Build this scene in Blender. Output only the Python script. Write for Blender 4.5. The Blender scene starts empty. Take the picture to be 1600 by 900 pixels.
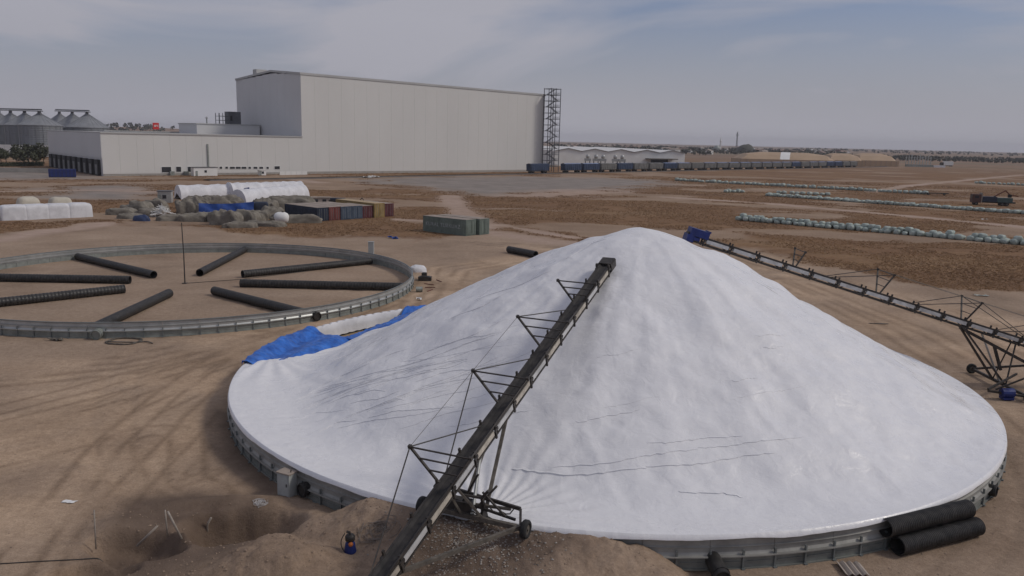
import bpy, math, random
import numpy as np
from mathutils import Vector, Matrix

random.seed(7); rng = np.random.default_rng(11)
scene = bpy.context.scene
COL = scene.collection
R_ = math.radians

# ------------------------------------------------------------------ camera
F_PX, CAM_H, PITCH, ROLL = 1280.0, 16.5, R_(10.32), math.atan(0.0235)
_c, _s = math.cos(PITCH), math.sin(PITCH)
FW = np.array([0, _c, -_s]); _U0 = np.array([0, _s, _c]); _X = np.array([1.0, 0, 0])
RT = math.cos(ROLL) * _X + math.sin(ROLL) * _U0
UP = -math.sin(ROLL) * _X + math.cos(ROLL) * _U0
CAM = np.array([0, 0, CAM_H])
cd = bpy.data.cameras.new("camera"); co = bpy.data.objects.new("camera", cd); COL.objects.link(co)
cd.sensor_width = 36.0; cd.lens = F_PX / 1600 * 36.0; cd.clip_start = 0.5; cd.clip_end = 30000
co.matrix_world = Matrix(((RT[0], UP[0], -FW[0], 0), (RT[1], UP[1], -FW[1], 0), (RT[2], UP[2], -FW[2], CAM_H), (0, 0, 0, 1)))
scene.camera = co

# survey helpers: where a sight line of the photograph meets the level z (or a vertical plane), in metres
def _ray(px, py): return FW + (px - 800) / F_PX * RT - (py - 450) / F_PX * UP
def G(px, py, z=0.0):
    d = _ray(px, py); return CAM + d * (z - CAM_H) / d[2]
def AT(px, py, y):
    d = _ray(px, py); return CAM + d * y / d[1]
def ONP(px, py, o, n):
    d = _ray(px, py); o = np.array([o[0], o[1], 0.0]); n = np.array([n[0], n[1], 0.0])
    return CAM + d * (((o - CAM) @ n) / (d @ n))

# ------------------------------------------------------------------ sun and sky
SUN_EL = R_(42); SUN_AZ = math.atan2(1.0, -0.06)          # azimuth measured from +Y towards +X
SUN = np.array([math.sin(SUN_AZ) * math.cos(SUN_EL), math.cos(SUN_AZ) * math.cos(SUN_EL), math.sin(SUN_EL)])
sl = bpy.data.lights.new("sun", 'SUN'); sl.energy = 1.5; sl.angle = R_(11); sl.color = (1.0, 0.93, 0.83)
so = bpy.data.objects.new("sun", sl); COL.objects.link(so)
so.rotation_euler = Vector((-SUN[0], -SUN[1], -SUN[2])).to_track_quat('-Z', 'Y').to_euler()

SKY_ROT, SKY_OFF = 10, (6.75, 3.6, 0.0)
world = bpy.data.worlds.new("World"); scene.world = world; world.use_nodes = True
wn, wl = world.node_tree.nodes, world.node_tree.links
wn.clear()
def wnode(t, **k):
    n = wn.new(t)
    for a, b in k.items(): setattr(n, a, b)
    return n
wo = wnode('ShaderNodeOutputWorld'); bg = wnode('ShaderNodeBackground')
sky = wnode('ShaderNodeTexSky', sky_type='NISHITA', sun_disc=False, sun_elevation=SUN_EL, sun_rotation=SUN_AZ, air_density=1.0, dust_density=2.5, ozone_density=1.5)
bg.inputs['Strength'].default_value = 0.10
tc = wnode('ShaderNodeTexCoord'); sep = wnode('ShaderNodeSeparateXYZ'); wl.new(tc.outputs['Generated'], sep.inputs[0])
def wmath(op, a, b=None, clamp=False):
    n = wnode('ShaderNodeMath', operation=op, use_clamp=clamp)
    for i, q in enumerate((a, b)):
        if q is None: continue
        if hasattr(q, 'is_linked') or hasattr(q, 'links'): wl.new(q, n.inputs[i])
        else: n.inputs[i].default_value = q
    return n.outputs[0]
mp = wnode('ShaderNodeMapping'); wl.new(tc.outputs['Generated'], mp.inputs[0])
mp.inputs['Rotation'].default_value = (0, R_(SKY_ROT), R_(10)); mp.inputs['Scale'].default_value = (1.0, 1.0, 4.6); mp.inputs['Location'].default_value = SKY_OFF
n1 = wnode('ShaderNodeTexNoise'); n1.inputs['Scale'].default_value = 1.7; n1.inputs['Detail'].default_value = 7; n1.inputs['Roughness'].default_value = 0.5; n1.inputs['Distortion'].default_value = 0.9
wl.new(mp.outputs[0], n1.inputs['Vector'])
cr = wnode('ShaderNodeValToRGB'); cr.color_ramp.elements[0].position = 0.36; cr.color_ramp.elements[1].position = 0.56
wl.new(n1.outputs['Fac'], cr.inputs[0])
# thick veil low over the land everywhere, thinning upwards
low = wnode('ShaderNodeMapRange'); low.inputs['From Min'].default_value = 0.02; low.inputs['From Max'].default_value = 0.16; low.inputs['To Min'].default_value = 1.0; low.inputs['To Max'].default_value = 0.0
wl.new(sep.outputs['Z'], low.inputs['Value'])
cov = wmath('MAXIMUM', cr.outputs['Color'], low.outputs[0])
cov2 = wmath("ADD", wmath("MULTIPLY", cov, 0.72), 0.22)
ctone = wnode('ShaderNodeMix', data_type='RGBA'); ctone.inputs['A'].default_value = (3.65, 3.62, 4.15, 1); ctone.inputs['B'].default_value = (4.95, 4.88, 5.4, 1)
n2 = wnode('ShaderNodeTexNoise'); n2.inputs['Scale'].default_value = 0.9; n2.inputs['Detail'].default_value = 4
wl.new(mp.outputs[0], n2.inputs['Vector']); wl.new(n2.outputs['Fac'], ctone.inputs['Factor'])
blue = wnode('ShaderNodeMix', data_type='RGBA', blend_type='MULTIPLY'); blue.inputs['Factor'].default_value = 1.0; blue.inputs['B'].default_value = (0.62, 0.70, 0.92, 1)
wl.new(sky.outputs[0], blue.inputs['A'])
mx = wnode('ShaderNodeMix', data_type='RGBA'); wl.new(cov2, mx.inputs['Factor']); wl.new(blue.outputs['Result'], mx.inputs['A']); wl.new(ctone.outputs['Result'], mx.inputs['B'])
wl.new(mx.outputs['Result'], bg.inputs['Color']); wl.new(bg.outputs[0], wo.inputs['Surface'])

vs = scene.view_settings
vs.view_transform = 'Standard'; vs.look = 'None'; vs.gamma = 1; vs.use_curve_mapping = False; vs.exposure = -0.16
scene.cycles.max_bounces = 5; scene.cycles.volume_bounces = 0; scene.cycles.diffuse_bounces = 3

# ------------------------------------------------------------------ noise (numpy)
_T = rng.random((256, 256))
def vn(x, y):
    xi = np.floor(x).astype(int); yi = np.floor(y).astype(int); fx = x - xi; fy = y - yi
    fx = fx * fx * (3 - 2 * fx); fy = fy * fy * (3 - 2 * fy)
    a = _T[xi & 255, yi & 255]; b = _T[(xi + 1) & 255, yi & 255]; c = _T[xi & 255, (yi + 1) & 255]; d = _T[(xi + 1) & 255, (yi + 1) & 255]
    return (a * (1 - fx) + b * fx) * (1 - fy) + (c * (1 - fx) + d * fx) * fy
def fbm(x, y, o=4):
    t = 0; a = 0.5; n = 0
    for i in range(o):
        t = t + a * vn(x + 17.3 * i, y - 9.1 * i); n += a; a *= 0.5; x = x * 2.03; y = y * 2.03
    return t / n
def sst(a, b, x):
    t = np.clip((x - a) / (b - a), 0, 1); return t * t * (3 - 2 * t)

# ------------------------------------------------------------------ materials
MATS = {}
def mat(name, col, rough=0.7, var=0.2, scale=1.0, metal=0.0, bump=0.0, bscale=8.0, col2=None, stretch=(1, 1, 1), spec=0.4, coat=0.0):
    if name in MATS: return MATS[name]
    m = bpy.data.materials.new(name); m.use_nodes = True; MATS[name] = m
    nt = m.node_tree; N, L = nt.nodes, nt.links; b = N['Principled BSDF']
    b.inputs['Roughness'].default_value = rough; b.inputs['Metallic'].default_value = metal; b.inputs['Specular IOR Level'].default_value = spec
    g = N.new('ShaderNodeNewGeometry'); mpn = N.new('ShaderNodeMapping'); mpn.inputs['Scale'].default_value = stretch; L.new(g.outputs['Position'], mpn.inputs[0])
    n = N.new('ShaderNodeTexNoise'); n.inputs['Scale'].default_value = scale; n.inputs['Detail'].default_value = 6; n.inputs['Roughness'].default_value = 0.62; L.new(mpn.outputs[0], n.inputs['Vector'])
    r = N.new('ShaderNodeValToRGB'); e = r.color_ramp.elements; e[0].position = 0.3; e[1].position = 0.7
    c2 = col2 if col2 else tuple(min(1, c * (1 + var)) for c in col)
    e[0].color = (*[c * (1 - var) for c in col], 1); e[1].color = (*c2, 1)
    L.new(n.outputs['Fac'], r.inputs[0]); L.new(r.outputs[0], b.inputs['Base Color'])
    if bump:
        nb = N.new('ShaderNodeTexNoise'); nb.inputs['Scale'].default_value = bscale; nb.inputs['Detail'].default_value = 5; L.new(mpn.outputs[0], nb.inputs['Vector'])
        bu = N.new('ShaderNodeBump'); bu.inputs['Strength'].default_value = bump; bu.inputs['Distance'].default_value = 0.1
        L.new(nb.outputs['Fac'], bu.inputs['Height']); L.new(bu.outputs[0], b.inputs['Normal'])
    return m
galv = mat('galvanised', (0.42, 0.43, 0.42), 0.42, 0.18, 0.8, metal=0.55)
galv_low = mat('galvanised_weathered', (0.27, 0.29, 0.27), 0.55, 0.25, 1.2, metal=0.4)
post_m = mat('galvanised_post', (0.20, 0.22, 0.22), 0.5, 0.2, 2, metal=0.4)
black_pl = mat('black_plastic', (0.017, 0.018, 0.019), 0.5, 0.4, 3, col2=(0.05, 0.046, 0.042))
dark_steel = mat('dark_steel', (0.028, 0.026, 0.026), 0.55, 0.4, 2.5, col2=(0.07, 0.06, 0.052))
dusty_steel = mat('dusty_steel', (0.09, 0.08, 0.07), 0.7, 0.4, 3, col2=(0.17, 0.15, 0.125))
pale_panel = mat('pale_side_panel', (0.50, 0.50, 0.50), 0.5, 0.3, 1.5, metal=0.1)
dusty_panel = mat('dusty_side_panel', (0.44, 0.40, 0.34), 0.6, 0.35, 2)
belt_m = mat('belt_rubber', (0.022, 0.021, 0.022), 0.75, 0.4, 2, col2=(0.05, 0.045, 0.042))
rubber = mat('tyre_rubber', (0.02, 0.02, 0.02), 0.8, 0.3, 5)
facade_m = mat('facade_panel_white', (0.63, 0.625, 0.60), 0.55, 0.035, 0.06, stretch=(1, 1, 0.25))
grey_wall = mat('end_wall_grey', (0.57, 0.57, 0.57), 0.6, 0.04, 0.06)
roof_m = mat('roof_grey', (0.42, 0.42, 0.41), 0.6, 0.1, 0.1)
white_paint = mat('white_paint', (0.72, 0.72, 0.70), 0.6, 0.06, 0.2)
glass_dark = mat('dark_glass', (0.03, 0.033, 0.04), 0.15, 0.2, 0.5, spec=0.6)
tower_m = mat('tower_steel', (0.10, 0.105, 0.115), 0.6, 0.3, 0.3)
silo_m = mat('silo_steel', (0.20, 0.215, 0.23), 0.5, 0.15, 0.25, metal=0.2, stretch=(1, 1, 0.2))
silo_roof = mat('silo_roof', (0.24, 0.25, 0.265), 0.55, 0.15, 0.25, metal=0.15)
blue_paint = mat('blue_paint', (0.012, 0.025, 0.14), 0.5, 0.3, 2)
navy = mat('navy_paint', (0.02, 0.028, 0.05), 0.6, 0.35, 0.8)
red_c = mat('red_container_paint', (0.16, 0.045, 0.04), 0.65, 0.3, 0.8)
maroon = mat('maroon_container_paint', (0.10, 0.025, 0.03), 0.65, 0.3, 0.8)
steelblue = mat('steel_blue_paint', (0.06, 0.085, 0.125), 0.6, 0.3, 0.8)
yellow_c = mat('yellow_container_paint', (0.30, 0.21, 0.08), 0.65, 0.25, 0.8)
green_c = mat('green_container_paint', (0.145, 0.18, 0.155), 0.6, 0.25, 0.8)
dust_roof = mat('dusty_container_roof', (0.30, 0.25, 0.21), 0.8, 0.25, 0.7)
tarp_w = mat('white_tarp', (0.64, 0.64, 0.66), 0.55, 0.14, 0.7, bump=0.35, bscale=1.6)
tarp_g = mat('grey_tarp', (0.175, 0.155, 0.125), 0.85, 0.35, 0.9, bump=0.6, bscale=2.0, col2=(0.26, 0.235, 0.195))
tarp_b = mat('blue_tarp', (0.014, 0.10, 0.46), 0.4, 0.4, 1.4, bump=0.5, bscale=3, col2=(0.04, 0.20, 0.70))
tarp_b2 = mat('blue_tarp_side', (0.015, 0.06, 0.27), 0.5, 0.35, 0.8)
bale_m = mat('bale_wrap_green', (0.29, 0.355, 0.315), 0.6, 0.22, 1.1, col2=(0.47, 0.53, 0.485))
wood_m = mat('weathered_wood', (0.30, 0.26, 0.22), 0.8, 0.25, 6)
cable_m = mat('pale_cable', (0.45, 0.43, 0.42), 0.6, 0.2, 6)
orange_m = mat('orange_plastic', (0.45, 0.13, 0.03), 0.5, 0.2, 4)
leaf_m = mat('leaf_dark', (0.035, 0.045, 0.022), 0.7, 0.4, 1.0, col2=(0.08, 0.085, 0.045))
far_leaf = mat('far_foliage', (0.045, 0.052, 0.035), 0.8, 0.35, 0.05, col2=(0.085, 0.085, 0.06))
bark = mat('bark', (0.09, 0.07, 0.05), 0.9, 0.2, 4)
house_m = mat('house_wall', (0.42, 0.37, 0.32), 0.8, 0.3, 0.02)
rooftile = mat('house_roof', (0.30, 0.21, 0.17), 0.8, 0.3, 0.02)
beige_roof = mat('beige_shed_roof', (0.40, 0.285, 0.185), 0.7, 0.12, 0.05)
rust_m = mat('rusty_red', (0.15, 0.05, 0.035), 0.7, 0.3, 2)
wagon_blue = mat('wagon_blue', (0.03, 0.05, 0.10), 0.6, 0.4, 0.5)
wagon_grey = mat('wagon_grey', (0.15, 0.15, 0.145), 0.7, 0.3, 0.5)
wagon_top = mat('wagon_blue_cover', (0.15, 0.20, 0.33), 0.6, 0.3, 0.4)
under_m = mat('wagon_underframe', (0.02, 0.02, 0.02), 0.8, 0.3, 1)
concrete = mat('concrete', (0.34, 0.32, 0.29), 0.85, 0.15, 0.5)
sign_red = mat('sign_red', (0.55, 0.03, 0.03), 0.5, 0.1, 1)
paper = mat('white_scrap', (0.75, 0.75, 0.74), 0.7, 0.1, 3)
cab_m = mat('cabinet_grey', (0.38, 0.40, 0.39), 0.55, 0.12, 2)

# ------------------------------------------------------------------ mesh helpers
WLOC = {}
class MB:
    def __init__(s): s.v = []; s.f = []; s.mi = []
    def add(s, v, f, mi=0):
        o = len(s.v); s.v += [tuple(map(float, p)) for p in v]; s.f += [tuple(i + o for i in q) for q in f]; s.mi += [mi] * len(f); return s
    def box(s, c, d, ax=None, mi=0):
        c = np.array(c, float); A = np.eye(3) if ax is None else np.array(ax, float)
        v = [c + A[0] * (x * d[0] / 2) + A[1] * (y * d[1] / 2) + A[2] * (z * d[2] / 2) for x in (-1, 1) for y in (-1, 1) for z in (-1, 1)]
        return s.add(v, [(0, 1, 3, 2), (4, 6, 7, 5), (0, 4, 5, 1), (2, 3, 7, 6), (0, 2, 6, 4), (1, 5, 7, 3)], mi)
    def bar(s, a, b, w, h=None, up=(0, 0, 1), mi=0):
        a = np.array(a, float); b = np.array(b, float); d = b - a; L = np.linalg.norm(d); d /= L; h = h or w
        u = np.array(up, float)
        if abs(d @ u) > 0.98: u = np.array([1.0, 0, 0])
        x = np.cross(d, u); x /= np.linalg.norm(x); y = np.cross(x, d)
        return s.box((a + b) / 2, (w, h, L), (x, y, d), mi)
    def poly(s, pts, r, n=6, mi=0, closed=False, caps=True):
        P = [np.array(p, float) for p in pts]; k = len(P); rr = r if hasattr(r, '__len__') else [r] * k
        v = []; X = None
        for i, p in enumerate(P):
            d = (P[(i + 1) % k] - P[i - 1]) if closed else (P[min(i + 1, k - 1)] - P[max(i - 1, 0)])
            d = d / (np.linalg.norm(d) + 1e-9)
            if X is None:
                X = np.cross(d, (0, 0, 1.0)) if abs(d[2]) < 0.9 else np.cross(d, (1.0, 0, 0))
            X = X - d * (X @ d); X /= np.linalg.norm(X) + 1e-9; Yv = np.cross(d, X)
            v += [p + rr[i] * (math.cos(2 * math.pi * j / n) * X + math.sin(2 * math.pi * j / n) * Yv) for j in range(n)]
        f = []
        for i in range(k if closed else k - 1):
            for j in range(n):
                a = i * n + j; b = i * n + (j + 1) % n; c = ((i + 1) % k) * n + (j + 1) % n; e = ((i + 1) % k) * n + j
                f.append((a, b, c, e))
        if caps and not closed: f += [tuple(range(n - 1, -1, -1)), tuple(range((k - 1) * n, k * n))]
        return s.add(v, f, mi)
    def tube(s, a, b, r, n=8, mi=0, caps=True): return s.poly([a, b], r, n, mi, caps=caps)
    def lathe(s, c, prof, n=24, mi=0):       # prof: (r, z)
        c = np.array(c, float); v = []; f = []
        for r, z in prof: v += [c + (r * math.cos(2 * math.pi * j / n), r * math.sin(2 * math.pi * j / n), z) for j in range(n)]
        for i in range(len(prof) - 1):
            for j in range(n): f.append((i * n + j, i * n + (j + 1) % n, (i + 1) * n + (j + 1) % n, (i + 1) * n + j))
        return s.add(v, f, mi)
    def grid(s, P, mi=0, close=False):       # P[i][j] points
        P = np.asarray(P); a, b = P.shape[:2]
        f = [(i * b + j, i * b + (j + 1) % b, (i + 1) * b + (j + 1) % b, (i + 1) * b + j) for i in range(a - 1) for j in range(b if close else b - 1)]
        return s.add(P.reshape(-1, 3), f, mi)
    def mesh(s, name, mats, smooth=False, off=(0, 0, 0)):
        me = bpy.data.meshes.new(name)
        v = np.array(s.v) - np.array(off)
        me.from_pydata([tuple(p) for p in v], [], s.f)
        for m in (mats if isinstance(mats, (list, tuple)) else [mats]): me.materials.append(m)
        if any(s.mi): me.polygons.foreach_set('material_index', s.mi)
        if smooth: me.polygons.foreach_set('use_smooth', [True] * len(me.polygons))
        me.update(); return me
    def build(s, name, mats, parent=None, smooth=False, loc=None):
        if parent is not None:
            off = WLOC[parent.name]; o = bpy.data.objects.new(name, s.mesh(name, mats, smooth, off)); COL.objects.link(o); o.parent = parent
            WLOC[o.name] = off
        else:
            off = np.array(loc if loc is not None else (0, 0, 0), float)
            o = bpy.data.objects.new(name, s.mesh(name, mats, smooth, off)); COL.objects.link(o); o.location = off; WLOC[o.name] = off
        return o
def tag(o, label=None, cat=None, group=None, kind=None):
    if label: o['label'] = label
    if cat: o['category'] = cat
    if group: o['group'] = group
    if kind: o['kind'] = kind
    return o
def thing(name, loc, label, cat, group=None):
    o = bpy.data.objects.new(name, None); COL.objects.link(o); o.location = tuple(map(float, loc)); o.empty_display_size = 0.3
    WLOC[o.name] = np.array(loc, float); return tag(o, label, cat, group)
def inst(name, me, parent, loc, rotz=0.0):         # shared-mesh piece; loc relative to its parent
    o = bpy.data.objects.new(name, me); COL.objects.link(o)
    o.location = tuple(map(float, loc)); o.rotation_euler = (0, 0, rotz)
    if parent is not None: o.parent = parent; WLOC[o.name] = WLOC[parent.name]
    else: WLOC[o.name] = np.array(loc, float)
    return o
def dup(o, loc, rotz=0.0, label=None, scale=None):
    c = o.copy(); COL.objects.link(c); c.location = tuple(map(float, loc)); c.rotation_euler = (0, 0, rotz)
    if label: c['label'] = label
    if scale: c.scale = scale
    for ch in list(o.children):
        k = ch.copy(); COL.objects.link(k); k.parent = c
        for g in list(ch.children):
            q = g.copy(); COL.objects.link(q); q.parent = k
    return c

# ------------------------------------------------------------------ terrain
RC, RR, RH = np.array([6.0, 53.2]), 23.5, 1.45         # filled ring
EC, ER, EH = np.array([-36.0, 88.5]), 24.9, 1.28       # empty ring
def gb(x, y, cx, cy, sx, sy, a, rot=0.0):
    c, s = math.cos(rot), math.sin(rot); dx = x - cx; dy = y - cy
    return a * np.exp(-(((dx * c + dy * s) / sx) ** 2 + ((-dx * s + dy * c) / sy) ** 2))
def terrain(x, y):
    x = np.asarray(x, float); y = np.asarray(y, float)
    z = 0.10 * (fbm(x * 0.12, y * 0.12, 3) - 0.5)
    rr0 = np.hypot(x - RC[0], y - RC[1]); aa0 = np.degrees(np.arctan2(y - RC[1], x - RC[0])) % 360
    wob = 3.0 * (fbm(x * 0.5 + 3, y * 0.5, 3) - 0.5)
    mound = 1.42 * sst(233.5, 241, aa0 + wob) * sst(276, 264, aa0 + wob) * sst(RR + 5.2, RR + 0.2, rr0 + 0.5 * wob)
    mound = np.maximum(mound, gb(x, y, -8.7, 28.6, 2.4, 2.0, 1.3) + gb(x, y, -3.0, 27.2, 5.0, 2.2, 0.75))
    def hole(cx, cy, sx, sy, dep, rot):
        c_, s_ = math.cos(rot), math.sin(rot); q = np.sqrt((((x - cx) * c_ + (y - cy) * s_) / sx) ** 2 + ((-(x - cx) * s_ + (y - cy) * c_) / sy) ** 2) + 0.22 * (fbm(x * 0.9 + 7, y * 0.9, 3) - 0.5)
        return -dep * sst(1.08, 0.62, q)
    pit = np.minimum(hole(-11.3, 32.4, 2.7, 1.75, 1.5, 0.2), hole(-14.9, 30.6, 2.1, 1.2, 0.9, 0.0)) + hole(-15.6, 28.6, 1.7, 0.8, 0.5, 0.3) + gb(x, y, 7.2, 29.2, 0.8, 0.9, -0.4)
    rim = gb(x, y, -12.6, 34.7, 2.8, 0.55, 0.32, 0.12) + gb(x, y, -8.4, 33.0, 0.8, 1.3, 0.35) + gb(x, y, -16.6, 32.0, 0.9, 1.0, 0.3) + gb(x, y, -13.3, 31.2, 0.9, 0.7, 0.6)
    fg = np.clip(np.abs(mound) + np.abs(pit) + np.abs(rim), 0, 1)
    z = z + mound + pit + rim + fg * (0.55 * (fbm(x * 0.9, y * 0.9, 5) - 0.5) + 0.12 * (fbm(x * 4, y * 4, 3) - 0.5))
    d = np.hypot(x - RC[0], y - RC[1]); din = sst(RR + 0.1, RR - 0.5, d); z = z * (1 - din)
    z = np.where(d > RR - 1, np.minimum(z, 1.36 + 0 * z), z)
    d2 = np.hypot(x - EC[0], y - EC[1]); z = z * (1 - 0.8 * sst(ER + 4, ER + 0.5, d2))
    far = np.hypot(x, y)
    # wheel ruts to the left of and behind the pile
    for (ax, ay, rad, w) in ((-6, 55, 33.5, 0.35), (-6, 55, 35.3, 0.35), (10, 62, 36.5, 0.4), (10, 62, 38.4, 0.4)):
        dd = np.abs(np.hypot(x - ax, y - ay) - rad + 1.6 * (fbm(x * 0.05, y * 0.05, 2) - 0.5))
        z = z - 0.05 * np.exp(-(dd / w) ** 2) * (far < 120)
    return z
def tz(x, y): return float(terrain(np.array([x]), np.array([y]))[0])

def sdpoly(x, y, P):                                   # signed distance, negative inside
    P = np.array(P); d = np.full(x.shape, 1e18); ins = np.zeros(x.shape, bool); n = len(P)
    for i in range(n):
        a = P[i]; b = P[(i + 1) % n]; e = b - a; wx = x - a[0]; wy = y - a[1]
        t = np.clip((wx * e[0] + wy * e[1]) / (e @ e + 1e-12), 0, 1)
        d = np.minimum(d, (wx - e[0] * t) ** 2 + (wy - e[1] * t) ** 2)
        with np.errstate(divide='ignore', invalid='ignore'):
            cnd = ((a[1] > y) != (b[1] > y)) & (x < (b[0] - a[0]) * (y - a[1]) / (b[1] - a[1] + 1e-12) + a[0])
        ins ^= cnd
    return np.sqrt(d) * np.where(ins, -1, 1)
def gp(*pts): return [G(px, py)[:2] for px, py in pts]
def sdline(x, y, P):
    P = np.array(P); d = np.full(x.shape, 1e18)
    for a, b in zip(P[:-1], P[1:]):
        e = b - a; t = np.clip(((x - a[0]) * e[0] + (y - a[1]) * e[1]) / (e @ e), 0, 1)
        d = np.minimum(d, (x - a[0] - e[0] * t) ** 2 + (y - a[1] - e[1] * t) ** 2)
    return np.sqrt(d)
DIRT = gp((-900, 372), (-100, 366), (60, 362), (190, 352), (310, 358), (480, 372), (640, 372), (700, 376), (790, 362), (900, 378), (1100, 380), (1250, 412), (1400, 440), (1600, 462), (2400, 560)) + [np.array([200, 20]), np.array([200, -300]), np.array([-300, -300])]
GRAVEL = [gp((640, 292), (560, 283), (640, 277), (830, 276), (1000, 280), (1060, 287), (960, 296), (850, 300), (760, 304)),
          gp((60, 303), (110, 292), (190, 290), (255, 300), (200, 309), (110, 311)), gp((-300, 276), (-300, 262), (60, 262), (160, 279), (60, 281))]
PALE = [gp((800, 306), (860, 297), (960, 296), (960, 302), (880, 307)), gp((180, 296), (230, 297), (215, 300), (175, 299))]
TRACKS = [(gp((700, 306), (706, 316), (722, 330), (738, 343), (758, 356)), 5.0), (gp((1040, 308), (1200, 318), (1400, 336), (1620, 357)), 4.0), (gp((330, 300), (250, 300), (130, 297), (-50, 300)), 3.0),
          (gp((395, 279), (450, 279), (500, 285)), 5.0), (gp((0, 376), (60, 364), (120, 357), (160, 350)), 4.0), (gp((760, 362), (860, 378), (960, 384)), 5.0), (gp((620, 343), (780, 352), (900, 372)), 2.5),
          (gp((1360, 300), (1420, 290), (1600, 273)), 4.0)]
DARK = gp((335, 640), (350, 700), (400, 760), (420, 800), (440, 770), (430, 735), (385, 650))  # left of the filled ring: damp soil with the wall's shade painted in
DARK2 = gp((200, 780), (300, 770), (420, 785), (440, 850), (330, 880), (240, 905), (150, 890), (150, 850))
DARK3 = gp((690, 800), (840, 850), (900, 900), (620, 960), (640, 850))  # shade of conveyor and undercarriage painted into the gravelly soil
def masks(x, y):
    far = np.hypot(x, y); k = np.clip(far / 90, 0.6, 5)
    wob = (fbm(x * 0.13, y * 0.13, 4) - 0.5) * 9 * np.clip(k, 0.6, 2.2) + (fbm(x * 0.9, y * 0.9, 3) - 0.5) * 3
    grass = sst(-1.5, 3.5, sdpoly(x, y, DIRT) + wob) * (1 - .75 * sst(.56, .66, fbm(x * .028 + 60, y * .045 + 12, 5)))
    tr = np.zeros_like(x); gv = np.zeros_like(x)
    for P, w in TRACKS:
        tr = np.maximum(tr, (1 - sst(w * 0.2, w * 1.1, sdline(x, y, P) + wob * 0.22)) * (.72 + .25 * sst(.3, .6, fbm(x * .09 + 8, y * .09, 3))))
    for P in GRAVEL: gv = np.maximum(gv, 1 - sst(-14, 12, sdpoly(x, y, P) + wob * 1.4))
    for P in PALE: tr = np.maximum(tr, .7 * (1 - sst(-9, 9, sdpoly(x, y, P) + wob * 1.2)))
    damp_and_shade = np.maximum.reduce([1 - sst(-1.0, 1.3, sdpoly(x, y, D_) + wob * 0.25) for D_ in (DARK, DARK2, DARK3)]) * 0.85
    return grass * (1 - tr) * (1 - gv), gv, tr, damp_and_shade

RUTS = [gp((-60, 668), (150, 615), (300, 572), (420, 535), (540, 505), (700, 440)), gp((60, 905), (130, 800), (215, 700), (300, 620), (380, 556), (520, 508)), gp((-60, 720), (100, 680), (260, 610), (360, 545)), gp((0, 590), (200, 570), (400, 528)),
        gp((1130, 392), (1300, 440), (1500, 500), (1660, 560)), gp((1180, 400), (1400, 470), (1660, 530)), gp((1230, 440), (1420, 520), (1560, 600), (1660, 680)), gp((760, 380), (900, 392), (700, 420), (660, 480)), gp((300, 700), (260, 760), (330, 740)), gp((235, 690), (250, 760), (290, 780))]
def ruts(x, y):
    w_ = 1.6 * (fbm(x * .07, y * .07, 3) - .5); r_ = np.zeros_like(x); d_ = np.zeros_like(x); n_ = fbm(x * .25 + 3, y * .25, 3)
    for i, P in enumerate(RUTS):
        q = sdline(x, y, P) + w_; k = 1 + (np.hypot(x, y) > 60) * .7
        for o_ in (.75, 2.4): r_ = np.maximum(r_, np.exp(-((q - o_) / (.22 * k)) ** 2) * sst(.35, .6, n_ + .1 * math.sin(i * 2.1)))
        d_ = np.maximum(d_, np.exp(-((q - 1.5) / 2.4) ** 2) * sst(.3, .65, fbm(x * .12 + i, y * .12, 3)))
    for P, wd_ in ((gp((-100, 860), (60, 760), (190, 690), (290, 610), (370, 545), (500, 508), (640, 470)), 5.0), (gp((-100, 700), (60, 650), (260, 585), (420, 535)), 3.5), (gp((1120, 400), (1350, 460), (1660, 545)), 4.0)):
        d_ = np.maximum(d_, np.exp(-((sdline(x, y, P) + 2 * w_) / wd_) ** 2) * sst(.2, .6, fbm(x * .3, y * .3, 4)))
    return (r_ * .8, d_)
# ground: one sheet, fine near the pile, coarser towards the horizon
ang = np.unique(np.concatenate([np.linspace(-180, -40, 36), np.linspace(-40, 40, 560), np.linspace(40, 180, 36)]))[:-1]
rad = np.concatenate([[0.5, 6, 12, 17], np.geomspace(20, 62, 300), np.geomspace(62.4, 700, 330), np.geomspace(715, 8000, 60)])
A, Rg = np.meshgrid(np.radians(ang), rad)
gx = Rg * np.sin(A); gy = Rg * np.cos(A); gz = terrain(gx, gy) * np.where(Rg > 400, 0.0, 1.0)
gm = MB(); nA = len(ang)
vv = np.stack([gx, gy, gz], -1).reshape(-1, 3)
me = bpy.data.meshes.new('ground'); nR = len(rad)
ii, jj = np.meshgrid(np.arange(nR - 1), np.arange(nA), indexing='ij'); j2 = (jj + 1) % nA
quads = np.stack([ii * nA + jj, (ii + 1) * nA + jj, (ii + 1) * nA + j2, ii * nA + j2], -1).reshape(-1, 4)
me.vertices.add(len(vv)); me.vertices.foreach_set('co', vv.ravel())
me.loops.add(quads.size); me.loops.foreach_set('vertex_index', quads.ravel()[...])
me.polygons.add(len(quads)); me.polygons.foreach_set('loop_start', np.arange(0, quads.size, 4)); me.polygons.foreach_set('loop_total', np.full(len(quads), 4))
me.polygons.foreach_set('use_smooth', np.ones(len(quads), bool)); me.update(calc_edges=True)
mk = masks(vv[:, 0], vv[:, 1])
for nm, a in zip(('grass', 'gravel', 'track', 'damp_and_shade', 'rut', 'dust'), mk + ruts(vv[:, 0], vv[:, 1])):
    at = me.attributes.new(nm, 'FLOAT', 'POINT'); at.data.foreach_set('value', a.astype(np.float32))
gmat = bpy.data.materials.new('ground_soil'); gmat.use_nodes = True; N, L = gmat.node_tree.nodes, gmat.node_tree.links; B = N['Principled BSDF']
B.inputs['Roughness'].default_value = 0.95; B.inputs['Specular IOR Level'].default_value = 0.15
geo = N.new('ShaderNodeNewGeometry')
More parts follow.
